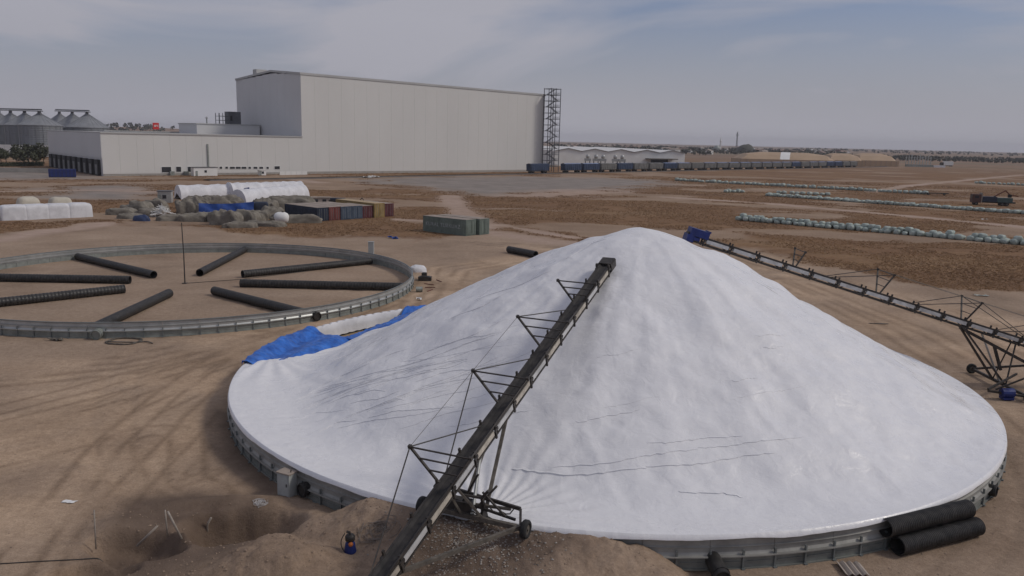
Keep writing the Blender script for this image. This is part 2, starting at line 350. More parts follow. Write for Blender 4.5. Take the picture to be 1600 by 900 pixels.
def noise(sc, det=5, stretch=None, rot=0.0, rough=0.6, dist=0.0):
    n = N.new('ShaderNodeTexNoise'); n.inputs['Scale'].default_value = sc; n.inputs['Detail'].default_value = det; n.inputs['Roughness'].default_value = rough; n.inputs['Distortion'].default_value = dist
    if stretch:
        m_ = N.new('ShaderNodeMapping'); m_.inputs['Scale'].default_value = stretch; m_.inputs['Rotation'].default_value = (0, 0, rot); L.new(geo.outputs['Position'], m_.inputs[0]); L.new(m_.outputs[0], n.inputs['Vector'])
    else: L.new(geo.outputs['Position'], n.inputs['Vector'])
    return n.outputs['Fac']
def ramp(f, stops):
    r = N.new('ShaderNodeValToRGB'); e = r.color_ramp.elements
    while len(e) < len(stops): e.new(0.5)
    for q, (p, c) in zip(e, stops): q.position = p; q.color = (*c, 1)
    L.new(f, r.inputs[0]); return r.outputs[0]
def mix(f, a, b, bt='MIX'):
    m_ = N.new('ShaderNodeMix'); m_.data_type = 'RGBA'; m_.blend_type = bt
    for nm, q in (('Factor', f), ('A', a), ('B', b)):
        s_ = m_.inputs[nm] if nm == 'Factor' else [i for i in m_.inputs if i.name == nm and i.type == 'RGBA'][0]
        if isinstance(q, (int, float)): s_.default_value = q
        elif isinstance(q, tuple): s_.default_value = (*q, 1)
        else: L.new(q, s_)
    return [o for o in m_.outputs if o.type == 'RGBA'][0]
def attr(nm):
    a = N.new('ShaderNodeAttribute'); a.attribute_name = nm; return a.outputs['Fac']
dirt = ramp(noise(0.16, 6), [(0.25, (0.275, 0.198, 0.142)), (0.5, (0.355, 0.265, 0.195)), (0.75, (0.44, 0.335, 0.252))])
dirt = mix(0.55, dirt, ramp(noise(0.05, 5, (1, 2.6, 1), 0.5), [(0.3, (0.285, 0.202, 0.140)), (0.7, (0.435, 0.33, 0.245))]))
dirt = mix(1.0, dirt, ramp(noise(2.2, 6, rough=0.7), [(0.25, (0.72, 0.70, 0.68)), (0.6, (1.0, 1.0, 1.0)), (0.85, (1.18, 1.17, 1.16))]), 'MULTIPLY')
dirt = mix(1.0, dirt, ramp(noise(0.045, 5, (1, 1, 1), 0.25, dist=1.5), [(0.3, (0.80, 0.79, 0.78)), (0.5, (1.0, 1.0, 1.0)), (0.7, (1.15, 1.15, 1.15))]), 'MULTIPLY')
dirt = mix(1.0, dirt, ramp(noise(9.0, 4, rough=0.8), [(0.3, (0.80, 0.79, 0.78)), (0.5, (1.0, 1.0, 1.0)), (0.72, (1.18, 1.17, 1.16))]), 'MULTIPLY')
dirt = mix(attr('rut'), dirt, mix(1.0, dirt, (0.62, 0.60, 0.58), 'MULTIPLY'))
dirt = mix(attr('dust'), dirt, mix(1.0, dirt, (1.38, 1.36, 1.30), 'MULTIPLY'))
damp_and_shade = ramp(noise(0.7, 5), [(0.25, (0.085, 0.060, 0.047)), (0.75, (0.165, 0.120, 0.092))])  # one dark tone: damp pit soil, plus painted shade by ring and conveyor
dirt = mix(attr('damp_and_shade'), dirt, damp_and_shade)
grs = ramp(noise(0.22, 6, (1, 1.6, 1)), [(0.22, (0.135, 0.080, 0.052)), (0.42, (0.215, 0.126, 0.070)), (0.58, (0.28, 0.172, 0.092)), (0.78, (0.31, 0.21, 0.14))])
grs = mix(0.5, grs, ramp(noise(0.035, 6, (0.6, 1.8, 1), -0.6), [(0.3, (0.150, 0.088, 0.057)), (0.5, (0.235, 0.135, 0.074)), (0.62, (0.29, 0.185, 0.10)), (0.75, (0.33, 0.235, 0.165))]))
grs = mix(1.0, grs, ramp(noise(1.3, 5, rough=0.75), [(0.25, (0.62, 0.60, 0.58)), (0.6, (1.0, 1.0, 1.0)), (0.85, (1.22, 1.2, 1.16))]), 'MULTIPLY')
gcol = mix(attr('grass'), dirt, grs)
gcol = mix(attr('gravel'), gcol, ramp(noise(0.12, 6), [(0.3, (0.205, 0.178, 0.158)), (0.7, (0.31, 0.27, 0.24))]))
gcol = mix(attr('track'), gcol, ramp(noise(0.4, 5), [(0.3, (0.35, 0.255, 0.20)), (0.7, (0.46, 0.345, 0.28))]))
# broad field strips far out
ln = N.new('ShaderNodeVectorMath'); ln.operation = 'LENGTH'; L.new(geo.outputs['Position'], ln.inputs[0])
fr = N.new('ShaderNodeMapRange'); fr.inputs['From Min'].default_value = 600; fr.inputs['From Max'].default_value = 1100; L.new(ln.outputs['Value'], fr.inputs['Value'])
field = ramp(noise(0.0022, 4, (0.5, 2.2, 1), 0.1), [(0.3, (0.15, 0.115, 0.08)), (0.45, (0.25, 0.165, 0.115)), (0.6, (0.19, 0.15, 0.10)), (0.75, (0.29, 0.215, 0.155))])
gcol = mix(fr.outputs[0], gcol, field)
L.new(gcol, B.inputs['Base Color'])
bm_ = N.new('ShaderNodeBump'); bm_.inputs['Strength'].default_value = 0.55; bm_.inputs['Distance'].default_value = 0.25; L.new(noise(2.3, 9, rough=0.78), bm_.inputs['Height']); L.new(bm_.outputs[0], B.inputs['Normal'])
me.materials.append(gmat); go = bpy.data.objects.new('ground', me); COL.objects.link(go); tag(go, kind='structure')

# low hill behind the far silos
def hillz(x, y):
    return 25 * np.exp(-((x + 930) / 330) ** 2) * np.sin(np.clip((y - 1500) / 1100, 0, 1) * math.pi) * (0.8 + 0.4 * fbm(x * 0.005, y * 0.005, 3))
hx = np.linspace(-1900, 60, 70); hy = np.linspace(1500, 2600, 24); HX, HY = np.meshgrid(hx, hy, indexing='ij')
HZ = hillz(HX, HY) - 0.4
hill_m = mat('far_hill_soil', (0.20, 0.13, 0.09), 0.95, 0.2, 0.01, col2=(0.27, 0.18, 0.125))
tag(MB().grid(np.stack([HX, HY, HZ], -1)).build('hill', hill_m, smooth=True), kind='structure')

# ------------------------------------------------------------------ ring walls
def ring_wall(name, C, R, H, label, galv=galv, galv_low=galv_low):
    t = thing(name, (C[0], C[1], 0), label, 'ring wall')
    n = 110; w = 2 * math.pi * R / n
    lp = MB()
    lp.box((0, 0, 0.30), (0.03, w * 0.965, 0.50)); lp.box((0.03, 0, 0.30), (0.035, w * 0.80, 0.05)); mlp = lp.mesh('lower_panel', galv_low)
    pp = MB().box((0.07, 0, 0.40), (0.09, 0.075, 0.84)); pp.box((0.10, 0, 0.03), (0.2, 0.14, 0.05)); mpp = pp.mesh('post', post_m)
    # upper sheet: folded profile swept over two bays
    prof = [(0.03, 0.60), (-0.05, 0.70), (-0.05, 0.88), (0.01, 0.93), (-0.06, 0.98), (-0.08, H - 0.10), (0.0, H - 0.05), (0.0, H)]
    prof2 = prof + [(r - 0.02, z) for r, z in prof[::-1]]
    span = 2 * math.pi / 55; P = []
    for k in range(5):
        a = (k / 4 - 0.5) * span * 0.994
        P.append([((R + r) * math.cos(a) - R, (R + r) * math.sin(a), z) for r, z in prof2])
    us = MB().grid(P, close=True); us.add([P[0][i] for i in range(len(prof2))], [tuple(range(len(prof2)))]); us.add([P[-1][i] for i in range(len(prof2))], [tuple(range(len(prof2)))[::-1]])
    mus = us.mesh('wall_sheet', galv)
    for i in range(n):
        a = 2 * math.pi * (i + 0.5) / n; b = 2 * math.pi * i / n
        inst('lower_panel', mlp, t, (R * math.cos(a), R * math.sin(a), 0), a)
        inst('post', mpp, t, (R * math.cos(b), R * math.sin(b), 0), b)
    for i in range(55):
        a = 2 * math.pi * (i + 0.5) / 55; inst('wall_sheet', mus, t, (R * math.cos(a), R * math.sin(a), 0), a)
    def hoop(nm, prof, m):
        P = [[(C[0] + (R + r) * math.cos(a), C[1] + (R + r) * math.sin(a), z) for r, z in prof] for a in np.linspace(0, 2 * math.pi, 221)]
        MB().grid(P, close=True).build(nm, m, t)
    hoop('rail', [(-0.06, 0.555), (0.17, 0.555), (0.17, 0.60), (-0.06, 0.60)], galv)
    hoop('base_rail', [(-0.03, 0.0), (0.10, 0.0), (0.10, 0.06), (-0.03, 0.06)], galv_low)
    hoop('top_rail', [(-0.06, H - 0.02), (0.05, H - 0.02), (0.05, H + 0.04), (-0.06, H + 0.04)], post_m)
    return t
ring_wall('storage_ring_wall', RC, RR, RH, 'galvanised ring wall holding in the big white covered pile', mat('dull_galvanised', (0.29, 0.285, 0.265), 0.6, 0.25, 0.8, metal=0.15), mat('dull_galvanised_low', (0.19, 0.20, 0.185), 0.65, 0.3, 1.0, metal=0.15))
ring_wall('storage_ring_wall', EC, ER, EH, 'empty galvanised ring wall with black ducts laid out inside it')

# ------------------------------------------------------------------ white cover over the pile
APEX = np.array([8.2, 52.6]); ZA, SL, RW = 11.0, 0.525, 2.6
NTH, NR = 1800, 460
th = np.linspace(0, 2 * math.pi, NTH, endpoint=False); thd = np.degrees(th)
kn = [(0, RR + .07), (116, RR + .07), (120, RR - .2), (125, 21.2), (132, 20.0), (139, 19.3), (149, 18.8), (159, 18.8), (167, 19.4), (174, 20.6), (177.5, 21.6), (179.5, 23.0), (181.5, RR + .07), (360, RR + .07)]
RM = np.interp(thd, *zip(*kn))
rmk = np.ones(25) / 25; RM2 = np.convolve(np.r_[RM[-12:], RM, RM[:12]], rmk, 'valid'); RM = np.where(np.abs(RM2 - RM) < 1.2, RM2, RM)
full = RM > RR - 0.15
sgrid = np.linspace(0, 1, NR)
TH, S = np.meshgrid(th, sgrid)
Rr = S * RM[None, :]
X = RC[0] + Rr * np.cos(TH); Yc = RC[1] + Rr * np.sin(TH)
def pile_z(X, Y, rough=True):
    d = np.hypot(X - APEX[0], Y - APEX[1]); r = np.hypot(X - RC[0], Y - RC[1])
    a = np.arctan2(Y - APEX[1], X - APEX[0])
    lump = 1.0 + 0.10 * (fbm(2.2 * np.cos(a) + 9, 2.2 * np.sin(a) + 4, 3) - 0.5) * np.clip(d / 6, 0, 1)
    cone = ZA - SL * (np.sqrt(d * d + RW * RW) - RW) * lump
    flat = RH + 0.05 - 0.30 * np.clip((RR - r) / 4.0, 0, 1)
    k = 0.9; h = np.clip(0.5 + 0.5 * (cone - flat) / k, 0, 1)
    z = flat * (1 - h) + cone * h + k * h * (1 - h)
    if not rough: return z
    steep = sst(0.0, 1.0, h)
    # a few broad furrows running down the slope
    u = 3.4 * np.cos(a); v = 3.4 * np.sin(a)
    fur = fbm(u * 1.2 + 0.03 * d, v * 1.2, 2) - 0.5
    fur2 = fbm(u * 3.4 + 3 + 0.05 * X, v * 3.4 + 0.12 * d, 2) - 0.5
    env = sst(1.0, 8.0, d) * (0.3 + 0.7 * sst(20, 10, d))
    z = z + steep * env * (0.80 * fur + 0.16 * sst(5, 11, d) * fur2 * sst(0.4, 0.65, fbm(X * 0.07 + 2, Y * 0.07 + 6, 2)))
    # soft dents in the film
    z = z + (0.10 + 0.42 * steep) * (fbm(X * 0.36, Y * 0.42, 3) - 0.5) + 0.07 * steep * (fbm(X * 1.15, Y * 1.15, 3) - 0.5) * (0.35 + 0.65 * sst(0.35, 0.65, fbm(X * 0.12 + 5, Y * 0.12, 2)))
    # soft ridges where the film has bunched up
    rg = 1 - np.abs(2 * fbm(X * 0.30 + 0.10 * Y + 21, Y * 0.17 + 5, 3) - 1); rg2 = 1 - np.abs(2 * fbm(X * 1.05 + 2, Y * 0.75 + 15, 2) - 1)
    z = z + steep * sst(0.5, 4.0, d) * (0.060 * sst(0.60, 1.0, rg) + 0.006 * sst(0.80, 1.0, rg2))
    # gathers fanning from under the conveyor foot
    gx_, gy_ = X + 1.0, Y - 31.5; ga = np.arctan2(gy_, gx_); gd = np.hypot(gx_, gy_)
    z = z + 0.05 * np.sin(ga * 34 + 2 * fbm(X * .5, Y * .5, 2)) * np.exp(-(gd / 4.5) ** 2) * sst(0.6, 2.0, gd)
    # pulled folds near the left rim
    fx_, fy_ = X + 16.5, Y - 55.0; fa = np.arctan2(fy_, fx_); fd = np.hypot(fx_, fy_)
    z = z + 0.05 * np.sin(fa * 22 + 1.5) * np.exp(-((fd - 4.5) / 3.0) ** 2)
    return z
Zc = pile_z(X, Yc)
edge = sst(RM[None, :] - 0.5, RM[None, :], Rr) * full[None, :]
Zc = Zc * (1 - edge) + (RH + 0.06) * edge
# hem turned down over the rim
hw = 0.10 + 0.22 * fbm(8 * np.cos(th) + 3, 8 * np.sin(th) + 5, 4)
hx_ = RC[0] + (RM + 0.05) * np.cos(th); hy_ = RC[1] + (RM + 0.05) * np.sin(th)
hz = np.where(full, RH + 0.06 - hw, Zc[-1] - 0.10)
X = np.vstack([X, hx_]); Yc = np.vstack([Yc, hy_]); Zc = np.vstack([Zc, hz])
vv = np.stack([X, Yc, Zc], -1).reshape(-1, 3) - np.array([RC[0], RC[1], 0])
me = bpy.data.meshes.new('pile_cover')
ii, jj = np.meshgrid(np.arange(NR), np.arange(NTH), indexing='ij'); j2 = (jj + 1) % NTH
quads = np.stack([ii * NTH + jj, (ii + 1) * NTH + jj, (ii + 1) * NTH + j2, ii * NTH + j2], -1).reshape(-1, 4)
me.vertices.add(len(vv)); me.vertices.foreach_set('co', vv.ravel())
me.loops.add(quads.size); me.loops.foreach_set('vertex_index', quads.ravel())
me.polygons.add(len(quads)); me.polygons.foreach_set('loop_start', np.arange(0, quads.size, 4)); me.polygons.foreach_set('loop_total', np.full(len(quads), 4))
me.polygons.foreach_set('use_smooth', np.ones(len(quads), bool)); me.update(calc_edges=True)
cm = bpy.data.materials.new('white_film'); cm.use_nodes = True; N, L = cm.node_tree.nodes, cm.node_tree.links; B = N['Principled BSDF']
geo = N.new('ShaderNodeNewGeometry')
B.inputs['Specular IOR Level'].default_value = 0.45
colr = ramp(noise(0.35, 6), [(0.3, (0.74, 0.74, 0.755)), (0.6, (0.78, 0.78, 0.79)), (0.8, (0.80, 0.80, 0.805))])
colr = mix(0.35, colr, ramp(noise(2.5, 5, rough=0.7), [(0.3, (0.66, 0.66, 0.69)), (0.7, (0.82, 0.82, 0.83))]))
L.new(colr, B.inputs['Base Color'])
rr_ = ramp(noise(0.8, 5), [(0.35, (0.22, 0.22, 0.22)), (0.65, (0.48, 0.48, 0.48))]); L.new(rr_, B.inputs['Roughness'])
bm_ = N.new('ShaderNodeBump'); bm_.inputs['Strength'].default_value = 0.45; bm_.inputs['Distance'].default_value = 0.10; L.new(noise(1.5, 4, (1, 1, 1), 0, rough=0.45, dist=0.8), bm_.inputs['Height'])
bm2 = N.new('ShaderNodeBump'); bm2.inputs['Strength'].default_value = 0.28; bm2.inputs['Distance'].default_value = 0.03; L.new(noise(9, 3, (0.4, 1, 1), 0.4, dist=1.2), bm2.inputs['Height']); L.new(bm_.outputs[0], bm2.inputs['Normal'])
L.new(bm2.outputs[0], B.inputs['Normal'])
me.materials.append(cm); cov_o = bpy.data.objects.new('pile_cover', me); COL.objects.link(cov_o); cov_o.location = (RC[0], RC[1], 0)
tag(cov_o, 'huge white plastic sheet covering the cone-shaped grain pile', 'cover')

# creased film edges lying across the cover, each a low overhanging fold
WLOC[cov_o.name] = np.array([RC[0], RC[1], 0.0])
def on_pile(pts):
    D = np.array([_ray(px, py) for px, py in pts]); t = np.linspace(24, 75, 700); Q = CAM[None, None] + D[:, None, :] * t[None, :, None]
    h_ = Q[..., 2] - pile_z(Q[..., 0], Q[..., 1]); inside = np.hypot(Q[..., 0] - RC[0], Q[..., 1] - RC[1]) < RR - .3
    k = np.argmax((h_ < 0) & inside, axis=1); return Q[np.arange(len(pts)), k]
def fold(pts, amp):
    n_ = len(pts); Q = on_pile(pts)[:, :2]; T_ = np.gradient(Q, axis=0); T_ /= np.linalg.norm(T_, axis=1)[:, None] + 1e-9
    f = np.stack([T_[:, 1], -T_[:, 0]], 1); f *= np.where((f * (CAM[:2] - Q)).sum(1) < 0, -1, 1)[:, None]
    tp = np.sin(np.linspace(0, 1, n_) * math.pi) ** .5; rows = []
    for o_, up in ((.012, -.012), (.05, .058), (.03, .066), (-.16, -.012)):
        xy = Q + f * (o_ * amp); rows.append(np.stack([xy[:, 0], xy[:, 1], pile_z(xy[:, 0] - (f[:, 0] * o_ * amp if up > 0 else 0), xy[:, 1] - (f[:, 1] * o_ * amp if up > 0 else 0)) + (up * amp * tp if up > 0 else up)], 1))
    MB().grid(np.stack(rows, 1)).build('fold', cm, cov_o, True)
rf = random.Random(5)
def curve(p, q, bow, n_=26): 
    ph = rf.uniform(0, 6); return [(p[0] + (q[0] - p[0]) * t, p[1] + (q[1] - p[1]) * t + bow * math.sin(math.pi * t) + 1.2 * math.sin(9 * t + ph)) for t in np.linspace(0, 1, n_)]
for p, q, bow, am in (((800, 735), (1010, 732), 9, 1.3), ((1010, 732), (1210, 707), 3, 1.1), ((860, 733), (1090, 701), 3, 1.0), ((1090, 701), (1255, 682), 2, .9), ((1060, 770), (1160, 777), -2, 1.1), ((1010, 694), (1160, 681), 1, .8), ((900, 660), (1000, 640), 2, .8), ((930, 560), (1000, 546), 1, .8), ((1140, 596), (1185, 590), 1, .9), ((940, 640), (1030, 620), 0, .7), ((700, 668), (830, 640), 1, .8), ((1180, 525), (1230, 524), 0, .9), ((1185, 545), (1225, 543), 0, .8), ((1150, 622), (1270, 600), 2, .8)):
    fold(curve(p, q, bow), am * (.55 if p[1] > 650 else .36))
for k in range(40):
    x0 = rf.uniform(455, 700); y0 = rf.uniform(max(520, 640 - (x0 - 400) * .35), 700 - (x0 - 455) * .16); L_ = rf.uniform(45, 190); sl_ = rf.uniform(.16, .40); x1 = x0 + L_; y1 = y0 - L_ * sl_
    lim = 960 - (y1 - 400) * .80
    if x1 > lim: x1 = lim; y1 = y0 - (x1 - x0) * sl_
    if x1 - x0 < 30: continue
    fold(curve((x0, y0), (x1, y1), rf.uniform(-5, 3), 20), rf.uniform(.22, .42))
for p, q, bow in (((478, 618), (640, 545), -6), ((470, 642), (650, 572), -4), ((575, 652), (710, 637), -3), ((700, 500), (800, 455), 2), ((740, 470), (860, 425), 2), ((640, 560), (790, 500), 3), ((860, 420), (950, 372), -4)):
    fold(curve(p, q, bow), .45)

# blue tarpaulins between the cover's edge and the ring wall
def pz(x, y): return float(pile_z(np.array([x]), np.array([y]), False)[0])
def blue_strip(t0, t1, fn, label, nth=90, nk=26):
    P = []
    for i in range(nth):
        a = t0 + (t1 - t0) * i / (nth - 1); row = []
        for k in range(nk):
            r, z = fn(a, k / (nk - 1)); ar = R_(a); x = RC[0] + r * math.cos(ar); y = RC[1] + r * math.sin(ar)
            row.append((x, y, z))
        P.append(row)
    P = np.array(P); q = fbm(P[..., 0] * 1.1, P[..., 1] * 1.1, 4) - 0.5; q2 = fbm(P[..., 0] * 3.1, P[..., 1] * 3.1, 3) - 0.5
    tk = np.clip(np.arange(nk) / (nk * .28), 0, 1)[None, :]; P[..., 2] += (0.38 * q + 0.14 * q2) * tk - .55 * (1 - tk)
    o = MB().grid(P).build('blue_tarp', tarp_b, smooth=True, loc=(P[nth // 2, nk // 2, 0], P[nth // 2, nk // 2, 1], 0))
    sm = o.modifiers.new('thick', 'SOLIDIFY'); sm.thickness = 0.03
    return tag(o, label, 'tarp', 'blue tarpaulins at the pile edge')
def f1(a, k):
    r0 = np.interp(a, [155, 167, 177, 182], [18.3, 18.9, 20.3, 21.6]); r1 = RR + 0.22
    r = r0 + (r1 - r0) * min(k / 0.86, 1); d = RR - r
    inner = 1.12 + 0.25 * math.exp(-((d - 2.6) / 1.2) ** 2) * sst(155, 160, a)
    z = inner + (RH + 0.22 - inner) * float(sst(1.1, 0.1, d))
    if k > 0.86: z -= (k - 0.86) / 0.14 * (0.25 + 0.12 * math.sin(a * 2.1))
    return r, z
def f2(a, k):
    r0 = np.interp(a, [121, 126, 139, 150, 158], [21.2, 20.4, 18.7, 18.2, 18.2]); r1 = np.interp(a, [121, 126, 131, 137, 145, 158], [RR + .1, RR + .1, RR - .1, 21.9, 20.9, 20.3])
    r = r0 + (r1 - r0) * k; d = RR - r
    z = 1.18 + 0.75 * math.sin(math.pi * min(1, k * 1.1)) * float(sst(158, 140, a)) * 0.6 + (RH - 0.95) * float(sst(0.8, 0.0, d))
    return r, z
blue_strip(156.5, 182.5, f1, 'wide blue tarpaulin folded over the ring wall beside the white cover')
blue_strip(121.5, 157.5, f2, 'narrow blue tarpaulin bunched along the inside of the ring wall')
P = [[(RC[0] + r * math.cos(R_(a)), RC[1] + r * math.sin(R_(a)), z + .03 * math.sin(a * 3.1)) for r, z in ((RR - .24, .42), (RR - .16, .9), (RR - .14, 1.42), (RR - .02, 1.52), (RR + .1, 1.50), (RR + .13, 1.12))] for a in np.linspace(118, 160, 60)]
tag(MB().grid(P).build('wall_liner', tarp_w, smooth=True, loc=(RC[0] + RR * math.cos(R_(140)), RC[1] + RR * math.sin(R_(140)), 0)), 'pale sheet lining hung over the ring wall between the blue tarpaulins', 'liner')
# grain bed showing between tarps and wall
gb_m = mat('grain_bed', (0.30, 0.22, 0.13), 0.95, 0.2, 4, bump=0.3, bscale=20)
P = [[(RC[0] + r * math.cos(R_(a)), RC[1] + r * math.sin(R_(a)), z) for r, z in ((17.5, 0.6), (19.5, 0.55), (21.5, 0.4), (23.38, 0.28))] for a in np.linspace(110, 190, 40)]
tag(MB().grid(P).build('grain', gb_m, smooth=True), 'brown grain bed inside the ring under the blue tarpaulins', 'grain', kind='stuff')

# ------------------------------------------------------------------ conveyors
def wheel(parent, c, axis, r=0.37, w=0.24):
    c = np.array(c, float); axis = np.array(axis, float) / np.linalg.norm(axis)
    wl_ = MB(); ring = []
    u = np.cross(axis, (0, 0, 1.0)); u /= np.linalg.norm(u); v = np.cross(u, axis)
    prof = [(r * .55, -w / 2), (r * .9, -w / 2), (r, -w / 2 + .05), (r, w / 2 - .05), (r * .9, w / 2), (r * .55, w / 2)]
    P = [[c + axis * h + q * (math.cos(a) * u + math.sin(a) * v) for q, h in prof] for a in np.linspace(0, 2 * math.pi, 25)]
    wl_.grid(P, close=True); ty = wl_.build('tyre', rubber, parent, True)
    m_ = MB(); m_.tube(c - axis * w * .35, c + axis * w * .35, r * .56, 16); m_.tube(c - axis * w * .55, c + axis * w * .55, r * .16, 8); m_.build('rim', dusty_steel, ty)
def conveyor(head, d, length, stations, label, near):
    d = np.array(d, float) / np.linalg.norm(d); hd = np.array(head, float)
    w = np.cross(d, (0, 0, 1.0)); w /= np.linalg.norm(w); n = np.cross(w, d)
    if n[2] < 0: n = -n
    W = lambda t, s, h: hd + d * t + w * s + n * h
    base = W(length * 0.6, 0, 0).copy(); base[2] = 0
    T = thing('belt_conveyor', base, label, 'conveyor')
    ws = 0.29; steel = dark_steel
    # belt, troughed
    P = [[W(t, s, h) for s, h in ((-.26, .06), (-.12, -.02), (.12, -.02), (.26, .06), (.26, .03), (.12, -.05), (-.12, -.05), (-.26, .03))] for t in np.linspace(0.1, length - 0.2, 40)]
    MB().grid(P, close=True).build('belt', belt_m, T)
    for sd in (-1, 1):
        MB().bar(W(-.2, sd * ws, .02), W(length, sd * ws, .02), 0.09, 0.10, n).build('top_chord', steel, T)
        MB().bar(W(-.2, sd * ws, -.42), W(length, sd * ws, -.42), 0.09, 0.09, n).build('bottom_chord', steel, T)
    step = 1.95; k = 0; t = 0.6; alt = [pale_panel, dusty_panel]
    while t + step < length - 0.5:
        for sd in (-1, 1):
            MB().box(W(t + step / 2, sd * (ws + .05), -.155), (step - 0.36, 0.05, 0.24), (d, w, n)).build('side_panel', alt[(k + (1 if near else 0)) % 2] if near else pale_panel, T)
            b = MB().box(W(t, sd * (ws + .05), -.15), (0.10, 0.08, 0.78), (d, w, n)); b.box(W(t + .02, sd * (ws + .11), -.05), (0.28, 0.06, 0.12), (d, w, n)); b.build('bracket', steel, T)
        MB().tube(W(t, -ws, -.30), W(t, ws, -.30), 0.07, 8).build('return_roller', dusty_steel, T)
        m_ = MB()
        for sd in (-1, 1):
            m_.bar(W(t + .1, sd * (ws - .03), -.45), W(t + step / 2, sd * (ws - .03), -.05), .05, .05, w); m_.bar(W(t + step / 2, sd * (ws - .03), -.05), W(t + step - .1, sd * (ws - .03), -.45), .05, .05, w)
        m_.bar(W(t + .1, -ws, -.49), W(t + step - .1, ws, -.49), .05, .05, n); m_.build('lattice', steel, T)
        t += step; k += 1
    # masts spreading upwards, with ties along the boom
    TOPS = []
    for i, ts in enumerate(stations):
        m_ = MB(); hh = 1.55 if i else 1.2; sp = 1.30 if i else 1.05
        q = lambda sd, f: W(ts, sd * (ws + (sp - ws) * f), .05 + (hh - .05) * f)
        for sd in (-1, 1): m_.bar(q(sd, 0), q(sd, 1), .085, .085, d)
        for f in (0.35, 0.68, 0.99): m_.bar(q(-1, f), q(1, f), .05, .05, d)
        for sd in (-1, 1): m_.box(q(sd, 1.0), (.13, .13, .13), (d, w, n))
        m_.build('mast', steel, T); TOPS.append((ts, sp, hh))
    for i, (ts, sp, hh) in enumerate(TOPS):
        for sd in (-1, 1):
            if i: MB().tube(W(ts, sd * sp, hh), W(ts - 3.7, sd * ws, .06), .028, 5).build('tie_rod', steel, T)
            if i >= len(TOPS) - 2 and i: MB().tube(W(ts, sd * sp, hh), W(min(ts + 4.9, length), sd * ws, .06), .028, 5).build('tie_rod', steel, T)
            if 1 <= i < len(TOPS) - 1:
                t2, s2, h2 = TOPS[i + 1]; MB().tube(W(ts, sd * sp, hh), W(t2, sd * s2, h2), .013, 4).build('cable', steel, T)
    # head
    hb = MB(); hb.box(W(-.15, 0, .10), (0.8, .74, .08), (d, w, n))
    for sd in (-1, 1): hb.box(W(-.15, sd * .39, -.14), (0.85, .05, .44), (d, w, n))
    hb.box(W(-.6, 0, -.05), (.05, .72, .3), (d, w, n)); hb.tube(W(-.05, -.36, -.16), W(-.05, .36, -.16), .18, 12)
    hb.build('head_frame', steel, T)
    hm = MB(); hm.tube(W(-.1, .42, -.2), W(-.1, .66, -.2), .12, 10); hm.box(W(.10, .48, -.2), (.28, .14, .22), (d, w, n)); hm.build('drive_motor', dusty_steel if near else blue_paint, T)
    if not near:
        bh = MB(); bh.box(W(.12, 0, .22), (1.3, 1.22, .5), (d, w, n)); bh.box(W(-.42, 0, -.26), (.5, 1.24, .5), (d, w, n)); bh.box(W(.75, 0, .50), (.12, 1.3, .1), (d, w, n)); bh.build('hood', blue_paint, T)
    # tail hopper
    tb = MB(); tb.box(W(length - .1, 0, .25), (1.2, 1.3, .06), (d, w, n))
    for sd in (-1, 1): tb.box(W(length - .2, sd * .66, .2), (1.4, .05, .5), (d, w, n))
    tb.build('tail_hopper', steel, T)
    return T, W, w, d, n

HD = AT(947, 412, 47.0); LO = G(600, 890, 2.0); dn = (LO - HD) / np.linalg.norm(LO - HD)
T1, W1, w1, d1, n1_ = conveyor(HD, dn, 28.6, [4.85, 9.6, 14.55, 20.05], 'dark belt conveyor on wheels reaching over the front of the white pile', True)
if w1[0] < 0: w1 = -w1
def undercarriage(T, W, w, d, n, ta, halfw, tz_, tup, ttail, left=None, m1=dusty_steel):
    c = W(ta, 0, 0); gz_ = tz(c[0], c[1]); ax = c.copy()
    hz_ = gz_ if tz_ is None else tz_
    ctr = np.array([c[0], c[1], 0.0]); R0 = ctr + w * halfw; L0 = ctr - w * (halfw if left is None else left)
    zr = tz(R0[0], R0[1]); zl = tz(L0[0], L0[1]); R0[2] = zr + .36; L0[2] = zl + .36
    MB().bar(L0, R0, .16, .18).build('axle_beam', m1, T)
    for q in (L0, R0): wheel(T, q + (w * .22 if q is R0 else -w * .22), w)
    # tongue braces running back to the boom
    tow = W(ttail, 0, -.46)
    for q in (L0, R0): MB().bar(q + np.array([0, 0, .05]), tow, .13, .15).build('tow_brace', m1, T)
    # lifting legs from the axle up to the boom
    for sd in (-1, 1):
        foot = (R0 if sd > 0 else L0) * .62 + (L0 if sd > 0 else R0) * .38
        MB().bar(foot, W(tup, 0, -.42) + w * sd * .26, .14, .12).build('lifting_leg', m1, T)
        MB().bar(foot, W(ta + .8, 0, -.42) + w * sd * .26, .09, .09).build('support_leg', m1, T)
    MB().tube((L0 + R0) / 2 + np.array([0, 0, .1]), W((tup + ta) / 2, 0, -.47), .07, 8).build('ram', galv, T)
    return L0, R0
L0, R0 = undercarriage(T1, W1, w1, d1, n1_, 18.9, 2.7, None, 15.0, 24.4, left=1.45)
for q, (fa, fb, dz0, dz1, r_) in enumerate(((.0, .9, .25, .45, .05), (.25, .95, .5, .15, .045), (.5, .75, .1, 1.3, .04), (.35, .55, .1, 1.7, .04), (.6, .6, -.3, .4, .06), (.85, .6, .2, 1.0, .035))):
    a = L0 + (R0 - L0) * fa + np.array([0, .25, dz0]); b = L0 + (R0 - L0) * fb + np.array([0, .5 - .2 * (q % 2), dz1]); MB().bar(a, b, r_ * 2).build('frame_bar', dark_steel if q % 2 else dusty_steel, T1)
a = L0 + (R0 - L0) * .3 + np.array([0, -.15, .05]); MB().poly([a + np.array([.16 * i, .25 * math.sin(i * .9), .12 + .1 * math.sin(i * 1.7)]) for i in range(16)], .03, 6).build('hose', black_pl, T1, True)
